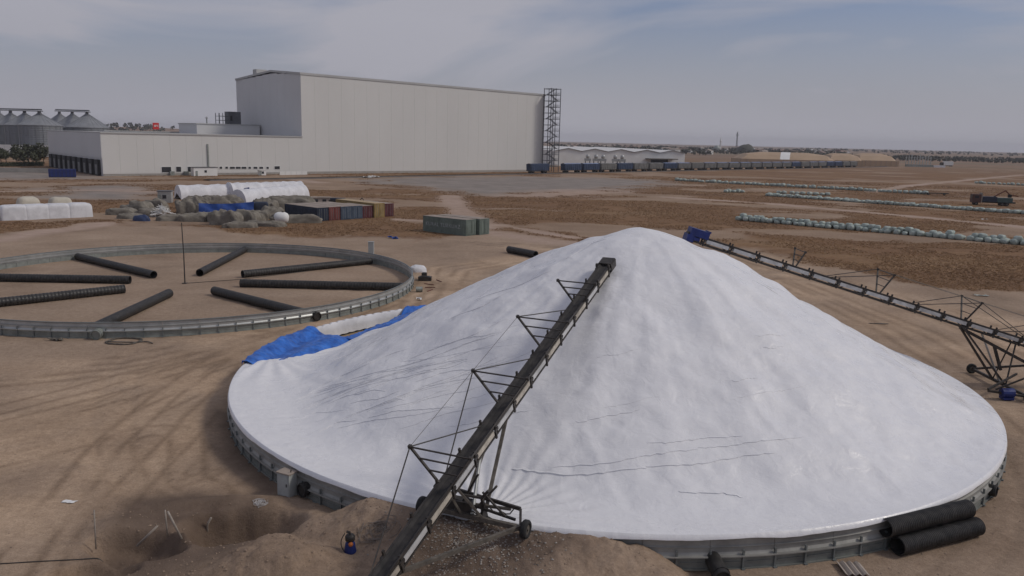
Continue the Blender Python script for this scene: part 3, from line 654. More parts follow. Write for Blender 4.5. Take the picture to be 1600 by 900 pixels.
MB().box(L0 + (R0 - L0) * .32 + np.array([0, .35, .28]), (1.5, .5, .4), (w1, np.cross((0, 0, 1.0), w1), (0, 0, 1))).build('winch_box', dark_steel, T1)
# dark side frame and bracket on the wheel frame
m_ = MB(); a = R0 + np.array([0, 0.5, 0.55]); b = L0 + np.array([0.8, 0.6, 0.6]); m_.bar(a, b, .10, .14); m_.bar(a, R0, .1, .1); m_.bar(b, L0 + np.array([0.4, 0, 0]), .1, .1); m_.build('side_frame', dark_steel, T1)
m_ = MB(); p0 = G(760, 808, 1.6); p1 = G(753, 778, 2.55); p2 = G(763, 767, 2.9); p3 = G(722, 773, 2.75)
m_.bar(p0, p1, .11); m_.bar(p1, p2, .11); m_.bar(p1, p3, .09); m_.bar(p0, R0 * .75 + L0 * .25, .1); m_.build('hose_bracket', dark_steel, T1)

HF = AT(1087, 368, 56.0); SF = AT(1504, 500, 56.0); df = (SF - HF) / np.linalg.norm(SF - HF)
T2, W2, w2, d2, n2_ = conveyor(HF, df, 33.0, [7.2, 13.4, 19.8, 26.2], 'conveyor with blue head hood reaching over the pile from behind', False)
if w2[1] > 0: w2 = -w2
L2, R2 = undercarriage(T2, W2, w2, d2, n2_, 23.0, 3.3, None, 19.8, 28.5, m1=dark_steel)
m_ = MB(); m_.tube(R2 + np.array([-1.6, .3, .15]), R2 + np.array([-.8, .3, .15]), .32, 12); m_.box(R2 + np.array([-1.2, .3, -.2]), (.7, .6, .16)); m_.build('drive_unit', blue_paint, T2)
m_ = MB(); q = R2 + np.array([-2.4, .5, .2]); m_.bar(q, R2, .14); m_.bar(q + np.array([0, 0, .1]), R2 + np.array([.6, 2.4, .9]), .12); m_.bar(q + np.array([.5, 0, .1]), R2 + np.array([-.3, 0, 1.3]), .1); m_.bar(W2(19.8, 0, -.55), W2(25.2, 0, -1.5), .15, .2); m_.bar(W2(22.6, 0, -1.05), R2 * .5 + L2 * .5 + np.array([0, 0, .9]), .17); m_.build('boom_support', dark_steel, T2)

# ------------------------------------------------------------------ corrugated ducts
def duct(a, b, r, pitch, label, group, name='drainage_pipe', n=20, mt=None, wall=0.05):
    a = np.array(a, float); b = np.array(b, float); L = np.linalg.norm(b - a); d = (b - a) / L
    k = max(6, int(L / pitch)); pts = []; rr = []
    for i in range(k * 2 + 1):
        pts.append(a + d * L * i / (k * 2)); rr.append(r if i % 2 == 0 else r * 0.93)
    m_ = MB(); m_.poly(pts, rr, n, caps=False); m_.poly([a, b], r * .88, n, caps=False)
    P = [a, a + d * .001]; m_.poly([a, a - d * .02], [r, r * .88], n, caps=False); m_.poly([b, b + d * .02], [r, r * .88], n, caps=False)
    c = (a + b) / 2; o = m_.build(name, mt or black_pl, smooth=False, loc=(c[0], c[1], c[2] - r))
    return tag(o, label, 'pipe', group)
def radial(px0, px1, r=0.45):
    a = G(*px0, r); b = G(*px1, r)
    return a, b
spokes = [((127, 402), (240, 429)), ((-75, 432), (203, 437)), ((-55, 478), (194, 451)), ((176, 499), (264, 458)), ((312, 426), (376, 393)), ((379, 428), (574, 408)), ((376, 442), (636, 448)), ((335, 454), (462, 486)), ]
SPL = ['spoke duct pointing from the centre pole toward the white wrapped stacks', 'long spoke duct, the one of the close pair farther from the coiled hose', 'long spoke duct, the one of the close pair nearer the coiled hose', 'short spoke duct ending at the wall by the grey outlet', 'short spoke duct pointing from the pole toward the coloured containers', 'spoke duct with the guy rope beside it, ending at the pale box', 'spoke duct pointing at the white sack and motor crate', 'spoke duct ending at the wall by the black outlet near blue tarp']
for i, (p, q) in enumerate(spokes):
    a, b = radial(p, q); e0, e1 = np.hypot(*(a[:2] - EC)), np.hypot(*(b[:2] - EC))
    # outer end meets the wall
    o_, i_ = (a, b) if e0 > e1 else (b, a)
    u = o_ - i_; u /= np.linalg.norm(u)
    while np.hypot(*(o_[:2] - EC)) > ER - 0.35: o_ = o_ - u * .05
    while np.hypot(*(o_[:2] - EC)) < ER - 0.45: o_ = o_ + u * .05
    for q_ in (o_, i_): q_[2] = tz(q_[0], q_[1]) + 0.44
    duct(o_, i_, 0.45, 0.32, 'black corrugated ' + SPL[i], 'black ducts inside the empty ring', 'ventilation_duct')
def stub(p, d, r, L, label, m=galv_low, name='duct_outlet'):
    p = np.array(p, float); d = np.array(d, float); d /= np.linalg.norm(d)
    T = thing(name, (p[0], p[1], p[2] - r), label, 'outlet'); m_ = MB(); q = p + d * L
    m_.poly([p, q], r, 18, caps=False); m_.poly([p, q], r * .9, 18, caps=False); m_.poly([q, q + d * .02], [r, r * .9], 18, caps=False); m_.build('sleeve', m, T, True)
    MB().poly([p + d * L * .35, p + d * L * .36], r * .9, 18).build('fan_grille', black_pl, T)
    MB().poly([p + d * L * .75, p + d * L * .85], r * 1.09, 18).build('flange', m, T)
for (px, py, lab) in ((146, 524, 'round grey duct outlet poking from the empty ring wall above coiled cable'), (497, 494, 'round black duct outlet poking from the empty ring wall near blue tarp')):
    g = G(px, py, .5); u = g[:2] - EC; u /= np.hypot(*u); c = EC + u * (ER - .25)
    stub((c[0], c[1], .47), (u[0], u[1], -.05), .40, .95 if px < 300 else .55, lab, galv_low if px < 300 else black_pl)
# pole at the ring's centre, with its guy rope
pb = G(289, 443); T = thing('centre_pole', (pb[0], pb[1], 0), 'thin dark pole standing upright at the centre of the empty ring', 'pole')
MB().poly([(pb[0], pb[1], 0), (pb[0] + .02, pb[1], 3.2), (pb[0] - .05, pb[1], 6.7)], [.075, .065, .05], 8).build('shaft', dark_steel, T)
MB().box((pb[0], pb[1], .04), (.5, .5, .08)).build('foot_plate', dark_steel, T)
def rope(name, pts, r, label, m, cat, n=5, group=None):
    pts = [np.array(p, float) for p in pts]; c = pts[len(pts) // 2]
    return tag(MB().poly(pts, r, n).build(name, m, smooth=True, loc=(c[0], c[1], tz(c[0], c[1]))), label, cat, group)
def gline(px, r, k=14):
    P = [G(*p)[:2] for p in px]; out = []
    for a, b in zip(P[:-1], P[1:]):
        for i in range(k): q = a + (b - a) * i / k; out.append((q[0], q[1], tz(q[0], q[1]) + r))
    out.append((P[-1][0], P[-1][1], tz(*P[-1]) + r)); return out
rope('guy_rope', gline([(290, 443), (375, 437), (480, 424), (585, 408)], .03), .035, 'thin dark rope on the ground running from the centre pole', dark_steel, 'rope')
# coiled cable in front of the empty ring
cc = G(194, 534); pts = []
for i in range(90):
    a = i / 90 * 2 * math.pi * 2.6; r = 1.25 + .12 * math.sin(i * .7); pts.append((cc[0] + r * math.cos(a), cc[1] + r * .85 * math.sin(a), tz(cc[0], cc[1]) + .05 + .02 * (i % 3)))
for i in range(12): pts.append((cc[0] + 1.25 + i * .11, cc[1] - .25 + .3 * math.sin(i * .35), tz(cc[0], cc[1]) + .05))
rope('coiled_hose', pts, .05, 'loop of dark hose coiled on the dirt outside the empty ring', dusty_steel, 'hose')

# lone pipe on the dirt, the stack by the wall, the pipe mouth
a = G(795, 389.5, .5); b = G(837, 397.5, .5); duct(a, b, .5, .3, 'single black pipe lying alone on dirt behind the pile', None)
lo0, lo1 = G(1403, 853, .41), G(1527, 821, .41)
u = (lo1 - lo0) / np.linalg.norm(lo1 - lo0); pn = np.array([-u[1], u[0], 0])
grp = 'black corrugated pipes stacked by the ring wall'
for q in (lo0, lo1): q[2] = tz(q[0], q[1]) + .40
duct(lo0, lo1, .40, .10, 'black corrugated pipe on the ground, outermost of the stack by the wall', grp, n=28)
h0 = lo0 - u * .35 + pn * .40 + np.array([0, 0, .68]); h1 = lo1 - u * .2 + pn * .40 + np.array([0, 0, .68])
duct(h0, h1, .40, .10, 'black corrugated pipe on top of the stack by the ring wall', grp, n=28)
k0 = lo0 + u * .2 + pn * .79; k1 = lo0 + u * 3.6 + pn * .79
while max(0, RR + .58 - np.hypot(*(k0[:2] - RC))) > 0: k0 -= pn * .03; k1 -= pn * .03
duct(k0, k1, .38, .10, 'black corrugated pipe tucked underneath the stack against the wall', grp, n=24)
g = G(1107, 866, .35); uu = g[:2] - RC; uu /= np.hypot(*uu); c = RC + uu * (RR - .1)
stub((c[0], c[1], .42), (uu[0], uu[1], -.12), .33, 1.25, 'dark duct outlet poking from the filled ring wall above muddy bank', black_pl)
g = G(1545, 762, .5); uu = g[:2] - RC; uu /= np.hypot(*uu); c = RC + uu * (RR - .1)
stub((c[0], c[1], .42), (uu[0], uu[1], 0), .28, .42, 'black duct outlet on the filled ring wall beyond the stacked pipes', black_pl)
g = G(483, 762, .5); uu = g[:2] - RC; uu /= np.hypot(*uu); c = RC + uu * (RR - .1)
stub((c[0], c[1], .5), (uu[0], uu[1], 0), .32, .4, 'black duct outlet on the filled ring wall beside grey cabinet', black_pl)

# ------------------------------------------------------------------ small things round the front
g = G(449, 775); zc = tz(g[0], g[1]); T = thing('control_cabinet', (g[0], g[1], zc), 'pale grey electrical cabinet standing beside the filled ring wall', 'cabinet')
ang_ = R_(-28); ax = np.array([[math.cos(ang_), math.sin(ang_), 0], [-math.sin(ang_), math.cos(ang_), 0], [0, 0, 1]])
MB().box((g[0], g[1], zc + .55), (.72, .5, 1.12), ax).build('body', cab_m, T)
MB().box((g[0], g[1], zc + 1.14), (.80, .58, .06), ax).build('lid', dust_roof, T)
MB().box(np.array((g[0], g[1], zc + .56)) - ax[1] * .262, (.60, .02, .95), ax).build('door', cab_m, T)
MB().box(np.array((g[0], g[1], zc + .6)) - ax[1] * .285 + ax[0] * .22, (.04, .03, .14), ax).build('handle', dark_steel, T)
MB().poly([np.array((g[0], g[1], zc + 1.17)) + ax[0] * .25, np.array((g[0], g[1], zc + 1.30)) + ax[0] * .27], .03, 6).build('cable_gland', dark_steel, T)
MB().box((g[0], g[1], zc + .0), (.6, .4, .14), ax).build('plinth', concrete, T)
# pump
g = G(547, 838); zc = tz(g[0], g[1]); g = G(547, 838, zc); zc = tz(g[0], g[1]); T = thing('water_pump', (g[0], g[1], zc), 'small blue and orange pump with dark motor on the dirt mound', 'pump')
MB().lathe((g[0], g[1], zc - .03), [(0, 0), (.24, 0), (.25, .08), (.21, .22), (.19, .42), (.13, .50), (0, .5)], 16).build('housing', blue_paint, T, True)
MB().lathe((g[0], g[1], zc + .46), [(.11, 0), (.19, .05), (.20, .2), (.15, .28), (0, .3)], 14).build('motor', dark_steel, T, True)
MB().lathe((g[0] + .06, g[1] - .18, zc + .42), [(0, -.09), (.07, -.07), (.1, 0), (.07, .07), (0, .09)], 10).build('cap', orange_m, T, True)
MB().poly([(g[0], g[1], zc + .72), (g[0] - .02, g[1], zc + .84), (g[0] - .14, g[1], zc + .86)], .05, 8).build('outlet_pipe', dark_steel, T)
MB().poly([(g[0] - .2 - .14 * math.sin(i * .35), g[1] - .02 * i, zc + .75 - .075 * i + .03) for i in range(10)], .02, 5).build('power_lead', dark_steel, T)
def tangle(px, py, R, k, label, m, rr=.012, flat=.5):
    zc = 1.2
    for _ in range(60):                       # follow the sight line down to the soil
        g = G(px, py, zc)
        if tz(g[0], g[1]) >= zc: break
        zc -= .05
    m_ = MB(); rs = random.Random(px)
    for q in range(k):
        a0 = rs.uniform(0, 6.28); pts = []; r0 = R * rs.uniform(.15, 1) ** 1.3; ph = rs.uniform(0, 6.28); cx_, cy_ = rs.uniform(-.2, .2) * R, rs.uniform(-.2, .2) * R
        for i in range(18):
            a = a0 + i * rs.uniform(.25, .42); r = r0 * (1 + .25 * math.sin(i * .8 + ph)); x = g[0] + cx_ + r * math.cos(a); y = g[1] + cy_ + r * .7 * math.sin(a)
            pts.append((x, y, tz(x, y) + .03 + flat * R * .5 * abs(math.sin(i * .5 + ph)) * max(0, 1.1 - r / R)))
        m_.poly(pts, rr, 4)
    return tag(m_.build('cable_tangle', m, loc=(g[0], g[1], zc)), label, 'cable', 'loose cable on the mound')
tangle(406, 788, .36, 13, 'tangled heap of pale cable at the rim of the pit', cable_m, .009, .06)
tangle(590, 832, .75, 12, 'thin flat coil of pale cable lying beside the pump', mat('dull_cable', (.24, .2, .17), .8, .2, 5), .013, .15)
# posts round the pit
def post_pts(lst, r, label):
    P = []
    for px, py, z in lst: P.append(G(px, py, z))
    b = P[0]; return tag(MB().poly(P, r, 7).build('stake', wood_m, smooth=True, loc=(b[0], b[1], b[2])), label, 'stake', 'stakes round the pit')
def pitz(px, py):
    z = 0.0
    for _ in range(12): g = G(px, py, z); z = tz(g[0], g[1])
    return z
for lst, lab in (([(284, 842), (262, 799)], 'pale stake leaning left out of the pit, tallest of its pair'), ([(214, 853), (246, 822)], 'pale stake leaning right in the muddy pit'), ([(325, 853), (324, 820), (330, 809)], 'pale stake with a bent tip standing in the pit'), ([(150, 858), (147, 797)], 'faint thin stake standing at the edge of the muddy pit'), ([(262, 838), (258, 797)], 'thin upright stick crossing the leaning stake in the pit')):
    z0 = pitz(*lst[0]) - .05; g0 = G(*lst[0], z0); pts = [(lst[0][0], lst[0][1], z0)]
    P = [g0] + [AT(px, py, g0[1] - .05 * i) for i, (px, py) in enumerate(lst[1:])]
    tag(MB().poly(P, .045 if 'thin' not in lab else .03, 7).build('stake', wood_m, smooth=True, loc=tuple(g0)), lab, 'stake', 'stakes round the pit')
rope('ground_cable', gline([(-30, 884), (60, 878), (120, 875), (165, 872)], .02), .025, 'thin dark cable lying across the dirt toward the pit', dark_steel, 'cable')
# scraps
def scrap(px, py, sx, sy, label, m, h=.08, seed=1, name='plastic_scrap', cat='scrap', group='scraps on the ground'):
    g = G(px, py); rs = random.Random(seed); n_ = 9; z0 = tz(g[0], g[1]); m_ = MB()
    P = [[(g[0] + sx * (i / 6 - .5) * (1 + .2 * rs.uniform(-1, 1)), g[1] + sy * (j / 4 - .5) * (1 + .3 * rs.uniform(-1, 1)) + .2 * sy * math.sin(i), z0 + .015 + h * rs.random()) for j in range(5)] for i in range(7)]
    o = m_.grid(P).build(name, m, loc=(g[0], g[1], z0)); s_ = o.modifiers.new('t', 'SOLIDIFY'); s_.thickness = .012
    return tag(o, label, cat, group)
scrap(1301, 866, .75, .35, 'white plastic scrap on the mud below the filled ring wall', paper, .12, 3)
scrap(614, 373, 1.6, .8, 'blue plastic scrap lying on the dirt near the green containers', tarp_b2, .5, 4)
scrap(88, 532, 1.1, .45, 'small dark sheet scrap lying outside the empty ring', dusty_steel, .25, 5)
scrap(655, 469, .55, .4, 'small white scrap on dirt between the two rings', paper, .3, 6)
scrap(1372, 506, 1.8, .25, 'dark plank lying on the dirt beyond the pile', dusty_steel, .06, 7, 'plank', 'plank')
scrap(1538, 343, 1.4, .5, 'pale scrap on dry grass between the bale rows', paper, .2, 9)
scrap(1533, 463, 1.6, .5, 'grey-green scrap on the dirt edge beyond the conveyor', galv_low, .2, 10)
scrap(108, 785, .6, .25, 'pale scrap lying flat on open dirt', paper, .03, 11)
# corrugated offcut at the bottom edge
g = G(1333, 893); z0 = tz(g[0], g[1]); P = [[(g[0] - .5 + .07 * i, g[1] - .45 + .25 * j, z0 + .10 + .05 * math.cos(i * 1.6)) for j in range(5)] for i in range(15)]
o = MB().grid(P).build('corrugated_sheet', mat('beige_sheet', (.36, .31, .27), .7, .15, 3), loc=(g[0], g[1], z0)); o.modifiers.new('t', 'SOLIDIFY').thickness = .02; tag(o, 'beige corrugated sheet offcut lying on the dirt below the wall', 'sheet')
# things beside the empty ring: sack, boxes, rods
SACK = G(653, 424)[:2]
for (px, py, sx, sy, sz, z0, lab) in ((664, 438, 1.5, .9, .45, 0, 'black motor crate on the ground beside white sack'), (663, 431, .6, .5, .35, .43, 'small black motor block sitting on the crate')):
    g = G(px, py, z0); T = thing('motor_crate', (g[0], g[1], z0), lab, 'crate', 'motor parts by the empty ring')
    MB().box((g[0], g[1], z0 + sz / 2), (sx, sy, sz)).build('body', dark_steel, T); MB().box((g[0], g[1], z0 + sz + .03), (sx * .7, sy * .7, .06)).build('lid', black_pl, T)
g = G(654, 454, .3); duct(G(650, 452, .3), G(660, 452, .3), .3, .1, 'short grey pipe piece lying by the empty ring wall', None, 'pipe_piece', mt=galv_low)
for i, (p, q) in enumerate((((682, 437), (690, 440)), ((663, 443), (678, 445)), ((664, 449), (680, 449)), ((668, 455), (676, 452)))):
    a, b = G(*p, .05), G(*q, .05); tag(MB().bar(a, b, .07).build('steel_rod', rust_m, loc=(a[0], a[1], 0)), 'rusty rod lying on the dirt beside the empty ring', 'rod', 'rods beside the empty ring')
g = G(580, 398); T = thing('junction_box', (g[0], g[1], 0), 'small pale box standing behind the empty ring wall', 'box')
MB().box((g[0], g[1], .9), (.75, .5, 1.8)).build('body', cab_m, T); MB().box((g[0], g[1], 1.83), (.85, .6, .06)).build('lid', galv, T)
# stones
def pebbles(name, n_, samp, s0, s1, m, label):
    V = []; Fc = []; base = np.array([(1, 0, 0), (-1, 0, 0), (0, 1, 0), (0, -1, 0), (0, 0, 1), (0, 0, -.4)], float)
    fc = [(0, 2, 4), (2, 1, 4), (1, 3, 4), (3, 0, 4), (2, 0, 5), (1, 2, 5), (3, 1, 5), (0, 3, 5)]
    xy = np.array([samp() for _ in range(n_)]); zs = terrain(xy[:, 0], xy[:, 1])
    for k in range(n_):
        s = s0 + (s1 - s0) * random.random() ** 3; a = random.uniform(0, 6.28); c_, s_ = math.cos(a), math.sin(a)
        M_ = np.array([[c_, -s_, 0], [s_, c_, 0], [0, 0, 1]]) @ np.diag([s * random.uniform(.7, 1.4), s, s * random.uniform(.5, .9)])
        o = len(V); V += [tuple(p) for p in (base @ M_.T + np.array([xy[k, 0], xy[k, 1], zs[k] + s * .2]))]; Fc += [tuple(i + o for i in f) for f in fc]
    m_ = MB(); m_.v = V; m_.f = Fc; m_.mi = [0] * len(Fc); return tag(m_.build(name, m), label, 'gravel', kind='stuff')
stone_m = mat('pale_stone', (.30, .27, .24), .9, .3, 3)
def s1_():
    g = G(random.gauss(745, 55), random.gauss(862, 24), .6); return g[0], g[1]
pebbles('gravel', 2600, s1_, .015, .06, stone_m, 'pale gravel spilled round the conveyor wheels')
def s2_():
    g = G(random.uniform(130, 1050), random.uniform(775, 905), .5); return g[0], g[1]
pebbles('clods', 1700, s2_, .012, .075, mat('soil_clod', (.25, .185, .135), .95, .3, 3), 'loose clods of soil on the mounds')
def s3_():
    g = G(random.uniform(-100, 1700), random.uniform(520, 900)); return g[0], g[1]
pebbles('scattered_clods', 1800, s3_, .012, .05, mat('soil_clod_pale', (.25, .19, .145), .95, .3, 3), 'small stones scattered over the dirt yard')

# ------------------------------------------------------------------ containers
def container(origin, ld, wd, Ln, Wd, Ht, m, label, group, name='shipping_container', door_dark=False, text=None, roofm=None):
    o = np.array([origin[0], origin[1], 0.0]); l = np.array([*ld, 0.0]); l /= np.linalg.norm(l); w = np.array([*wd, 0.0]); w /= np.linalg.norm(w); z = np.array([0, 0, 1.0]); ax = (l, w, z)
    T = thing(name, o + l * Ln / 2 + w * Wd / 2, label, 'container', group)
    MB().box(o + l * Ln / 2 + w * Wd / 2 + z * (Ht / 2 + .06), (Ln - .1, Wd - .1, Ht - .16), ax).build('body', m, T)
    k = int(Ln / .55)
    for s in (.03, Wd - .03):
        cor = MB()
        for i in range(k): cor.box(o + l * (.35 + (Ln - .7) * (i + .5) / k) + w * s + z * (Ht / 2), ((Ln - .7) / k * .5, .05, Ht - .5), ax)
        cor.build('corrugation', m, T)
    fr = MB()
    for a in (0.06, Ln - .06):
        for b in (0.06, Wd - .06): fr.box(o + l * a + w * b + z * Ht / 2, (.14, .14, Ht), ax)
        for h in (.09, Ht - .06): fr.box(o + l * a + w * Wd / 2 + z * h, (.13, Wd - .27, .12), ax)
    for b in (0.055, Wd - .055):
        for h in (.09, Ht - .06): fr.box(o + l * Ln / 2 + w * b + z * h, (Ln - .27, .12, .12), ax)
    fr.build('frame', m, T)
    MB().box(o + l * Ln / 2 + w * Wd / 2 + z * (Ht + .015), (Ln - .05, Wd - .05, .03), ax).build('roof', roofm or dust_roof, T)
    for s in (.27, .73):
        dr = MB().box(o + l * (Ln + .015) + w * Wd * s + z * (Ht / 2 + .02), (.04, Wd * .40, Ht - .42), ax).build('door', m, T)
        rods = MB()
        for q in (-.1, .1): rods.bar(o + l * (Ln + .06) + w * (Wd * (s + q)) + z * .2, o + l * (Ln + .06) + w * (Wd * (s + q)) + z * (Ht - .2), .05)
        rods.build('lock_rod', galv_low, dr)
    if text:
        cu = bpy.data.curves.new('lettering', 'FONT'); cu.body = text; cu.size = .95; cu.extrude = .01; cu.align_x = 'CENTER'; cu.align_y = 'CENTER'; cu.space_character = 1.1
        to = bpy.data.objects.new('lettering', cu); COL.objects.link(to)
        dg = bpy.context.evaluated_depsgraph_get(); mm = bpy.data.meshes.new_from_object(to.evaluated_get(dg)); bpy.data.objects.remove(to)
        mm.materials.clear(); mm.materials.append(mat('stencil_white', (.34, .37, .36), .7, .35, 3))
        lo = bpy.data.objects.new('lettering', mm); COL.objects.link(lo); lo.parent = T
        p = o + l * Ln * .47 - w * .035 + z * Ht * .52 - WLOC[T.name]
        lo.matrix_local = Matrix(((l[0], 0, -w[0], p[0]), (l[1], 0, -w[1], p[1]), (0, 1, 0, p[2]), (0, 0, 0, 1)))
    return T
gl = G(661, 361)[:2]; gn = G(728, 369)[:2]; ld = gn - gl; Lg = np.hypot(*ld); ld /= Lg; wd = np.array([-ld[1], ld[0]])
container(gl, ld, wd, Lg, 2.6, 2.75, green_c, 'green shipping container with faded white lettering standing on dry grass', 'green containers', text='KURAL TURKUAZ')
container(gl + wd * 3.0 + ld * .5, ld, wd, Lg, 2.6, 2.75, green_c, 'green shipping container behind the lettered green container', 'green containers')
ld = np.array([.82, -.57]); ld /= np.hypot(*ld); wd = np.array([.57, .82])
e0 = G(496, 346)[:2]
wd = G(617, 338)[:2] - e0; cw = np.hypot(*wd) / 7; wd /= np.hypot(*wd); ld = np.array([wd[1], -wd[0]])
for i, (m, lab, sh, Ln, dh) in enumerate(((navy, 'navy container with its long side exposed at the end of the row', 0, 11.5, 0), (red_c, 'faded red container between navy and blue ones', 0, 11.5, 0), (steelblue, 'steel blue container next to the faded red one', 0.1, 11.5, 0), (steelblue, 'steel blue container next to the dark red one', 0, 11.5, 0), (maroon, 'dark red container between blue and yellow ones', -.2, 8, -.15), (yellow_c, 'mustard yellow container in the row', .2, 13.5, .3), (maroon, 'maroon container at the far end of the row', -.2, 9, .1))):
    org = e0 + wd * cw * i + ld * (sh - Ln); container(org, ld, wd, Ln, cw - .16, 2.6 + dh, m, lab, 'row of coloured containers', roofm=(None if m is not yellow_c else mat('yellow_dusty_roof', (.42, .32, .2), .8, .2, .7)))

# ------------------------------------------------------------------ wrapped stacks, tunnels and heaps
def blob(c, d, rotz, m, label, cat, group=None, name='tarp_heap', rough=.25, seed=0, sq=.55, nu=30, nv=14):
    rs = np.random.default_rng(seed); ph = rs.uniform(0, 50, 2); P = []
    cr_, sr = math.cos(rotz), math.sin(rotz)
    for i in range(nv + 1):
        e = math.pi / 2 * i / nv; row = []
        for j in range(nu):
            a = 2 * math.pi * j / nu
            f = lambda v, s: math.copysign(abs(v) ** s, v)
            x = f(math.cos(a), sq) * f(math.cos(e), sq); y = f(math.sin(a), sq) * f(math.cos(e), sq); z = f(math.sin(e), sq)
            row.append((x, y, z))
        P.append(row)
    P = np.array(P); q = fbm(P[..., 0] * 1.6 + ph[0] + P[..., 2], P[..., 1] * 1.6 + ph[1], 4) - .5
    aa_ = np.linspace(0, 2 * math.pi, nu, endpoint=False)[None, :]; s = 1 + rough * 2 * q + rough * .35 * np.abs(np.sin(aa_ * (3 + seed % 3) + 6 * q)) * (1 - P[..., 2]) ; P = P * s[..., None] * np.array(d) / 2 * np.array([1, 1, 2])
    P[..., 2] -= .1
    X_ = P[..., 0] * cr_ - P[..., 1] * sr + c[0]; Y_ = P[..., 0] * sr + P[..., 1] * cr_ + c[1]
    o = MB().grid(np.stack([X_, Y_, P[..., 2]], -1), close=True).build(name, m, smooth=True, loc=(c[0], c[1], 0)); return tag(o, label, cat, group)
blob(SACK, (2.0, 1.5, .85), .2, tarp_w, 'slumped white bulk sack lying behind the empty ring wall', 'sack', None, 'bulk_sack', .16, 77, .6, 40, 16)
# white wrapped stacks on the left
wl0 = G(-40, 347)[:2]; wl1 = G(141, 339)[:2]; dv = (wl1 - wl0); Ls = np.hypot(*dv); dv /= Ls; rz = math.atan2(dv[1], dv[0])
xs = [(-22, .7), (22, 1), (56, 1), (90, .95), (126, 1)]
for i, (px, s) in enumerate(xs):
    t_ = (px + 40) / 181; c = wl0 + dv * Ls * t_ + np.array([-dv[1], dv[0]]) * 1.7
    blob(c, (3.9 * s + .5, 3.4, 2.75), rz + .04 * (-1) ** i, tarp_w, 'bale stack wrapped in white sheeting standing in a row on dry grass', 'bale stack', 'white wrapped bale stacks', 'wrapped_bale_stack', .035, 40 + i, .28, 36, 12)
for i, px in enumerate((45, 95)):
    c = G(px, 331)[:2]; blob(c, (4.2, 3, 3.1), rz, mat('cream_tarp', (.50, .46, .38), .7, .15, .6), 'cream-topped bale stack behind the white wrapped row', 'bale stack', 'cream bale stacks', 'covered_bale_stack', .06, 70 + i, .5)
# white arched tunnels
def tunnel(p0, p1, w, h, label, seed, ribs):
    p0 = np.array(p0); p1 = np.array(p1); L = np.hypot(*(p1 - p0)); u = (p1 - p0) / L; v = np.array([-u[1], u[0]]); rs = random.Random(seed)
    T = thing('storage_tunnel', ((p0[0] + p1[0]) / 2, (p0[1] + p1[1]) / 2, 0), label, 'tunnel', 'white arched storage tunnels')
    P = []; n_ = ribs * 6
    for i in range(n_ + 1):
        t_ = i / n_; b = 1 - .045 * abs(math.sin(math.pi * ribs * t_)) + .02 * rs.uniform(-1, 1); q = p0 + u * L * t_
        P.append([(q[0] + v[0] * w / 2 * math.cos(a) * b, q[1] + v[1] * w / 2 * math.cos(a) * b, h * math.sin(a) ** .85 * b) for a in np.linspace(0.001, math.pi - .001, 22)])
    MB().grid(P).build('skin', tarp_w, T, True)
    for e, q in ((0, p0), (-1, p1)):
        m_ = MB(); pts = [tuple(np.array(p)) for p in P[e]]; cen = (q[0] - u[0] * (.25 if e == 0 else -.25), q[1] - u[1] * (.25 if e == 0 else -.25), h * .42)
        m_.add(pts + [cen], [(i, i + 1, len(pts)) for i in range(len(pts) - 1)]); m_.build('end_sheet', tarp_w, T, True)
    return T
tunnel(G(278, 311)[:2], G(372, 308)[:2], 4.6, 3.5, 'plain white arched tunnel with smooth sheet roof', 1, 3)
tunnel(G(358, 309)[:2], G(470, 305)[:2], 5.2, 3.9, 'ribbed white tunnel at the back of the group', 2, 8)
tunnel(G(372, 321)[:2], G(472, 310)[:2], 4.6, 3.7, 'ribbed white tunnel in front, next to blue sheet', 3, 9)
bq = AT(386, 297, 196); T = tag(MB().box((bq[0], bq[1], bq[2]), (1.3, .8, 1.1), ((.9, .3, .2), (-.3, .95, 0), (-.2, 0, .97))).build('blue_barrel_box', blue_paint, loc=tuple(bq)), 'small blue box perched between the white tunnels', 'box')
# blue sided stack
b0, b1 = G(311, 337)[:2], G(397, 334)[:2]; u = (b1 - b0) / np.hypot(*(b1 - b0)); v = np.array([-u[1], u[0]]); Lb = np.hypot(*(b1 - b0))
T = thing('blue_sided_stack', ((b0[0] + b1[0]) / 2, (b0[1] + b1[1]) / 2, 0), 'stack faced with a stretched bright blue sheet between grey heaps', 'stack')
P = [[(b0[0] + u[0] * Lb * i / 16 + v[0] * .12 * math.sin(i * 1.1 + j), b0[1] + u[1] * Lb * i / 16 + v[1] * .12 * math.sin(i * 1.1 + j), j / 6 * (2.5 - .55 * math.sin(math.pi * i / 16) * .5)) for j in range(7)] for i in range(17)]
MB().grid(P).build('blue_sheet', tarp_b2, T, True)
MB().box((*((b0 + b1) / 2 + v * 1.3), 1.0), (Lb - .2, 2.3, 2.0), ((*u, 0), (*v, 0), (0, 0, 1))).build('load', tarp_g, T)
# grey tarpaulin heaps
heaps = [(188, 336, 5, 3, 1.4), (210, 333, 5, 3.5, 2.2), (230, 338, 4.5, 3, 1.5), (238, 330, 5, 3, 2.4), (275, 345, 6, 2.6, 1.2), (300, 346, 5, 2.6, 1.4), (300, 334, 4.4, 3.6, 3.1), (285, 334, 3.0, 3, 2.7), (325, 345, 4.5, 3, 1.6), (352, 352, 5, 3.4, 2.6), (338, 347, 3.5, 3, 2.0), (382, 349, 4.6, 3, 2.2), (400, 346, 3.8, 3, 2.0), (372, 356, 6, 2.2, 1.1), (412, 354, 7, 2.0, 1.1), (460, 349, 8, 2.2, 1.6), (425, 342, 4.5, 3, 2.3), (408, 329, 3.6, 3, 2.6), (450, 328, 9, 3.5, 2.7), (345, 327, 8, 3, 2.7), (310, 327, 6, 3, 2.6), (420, 330, 3, 2.6, 2.2), (200, 342, 4, 2.4, 1.0)]
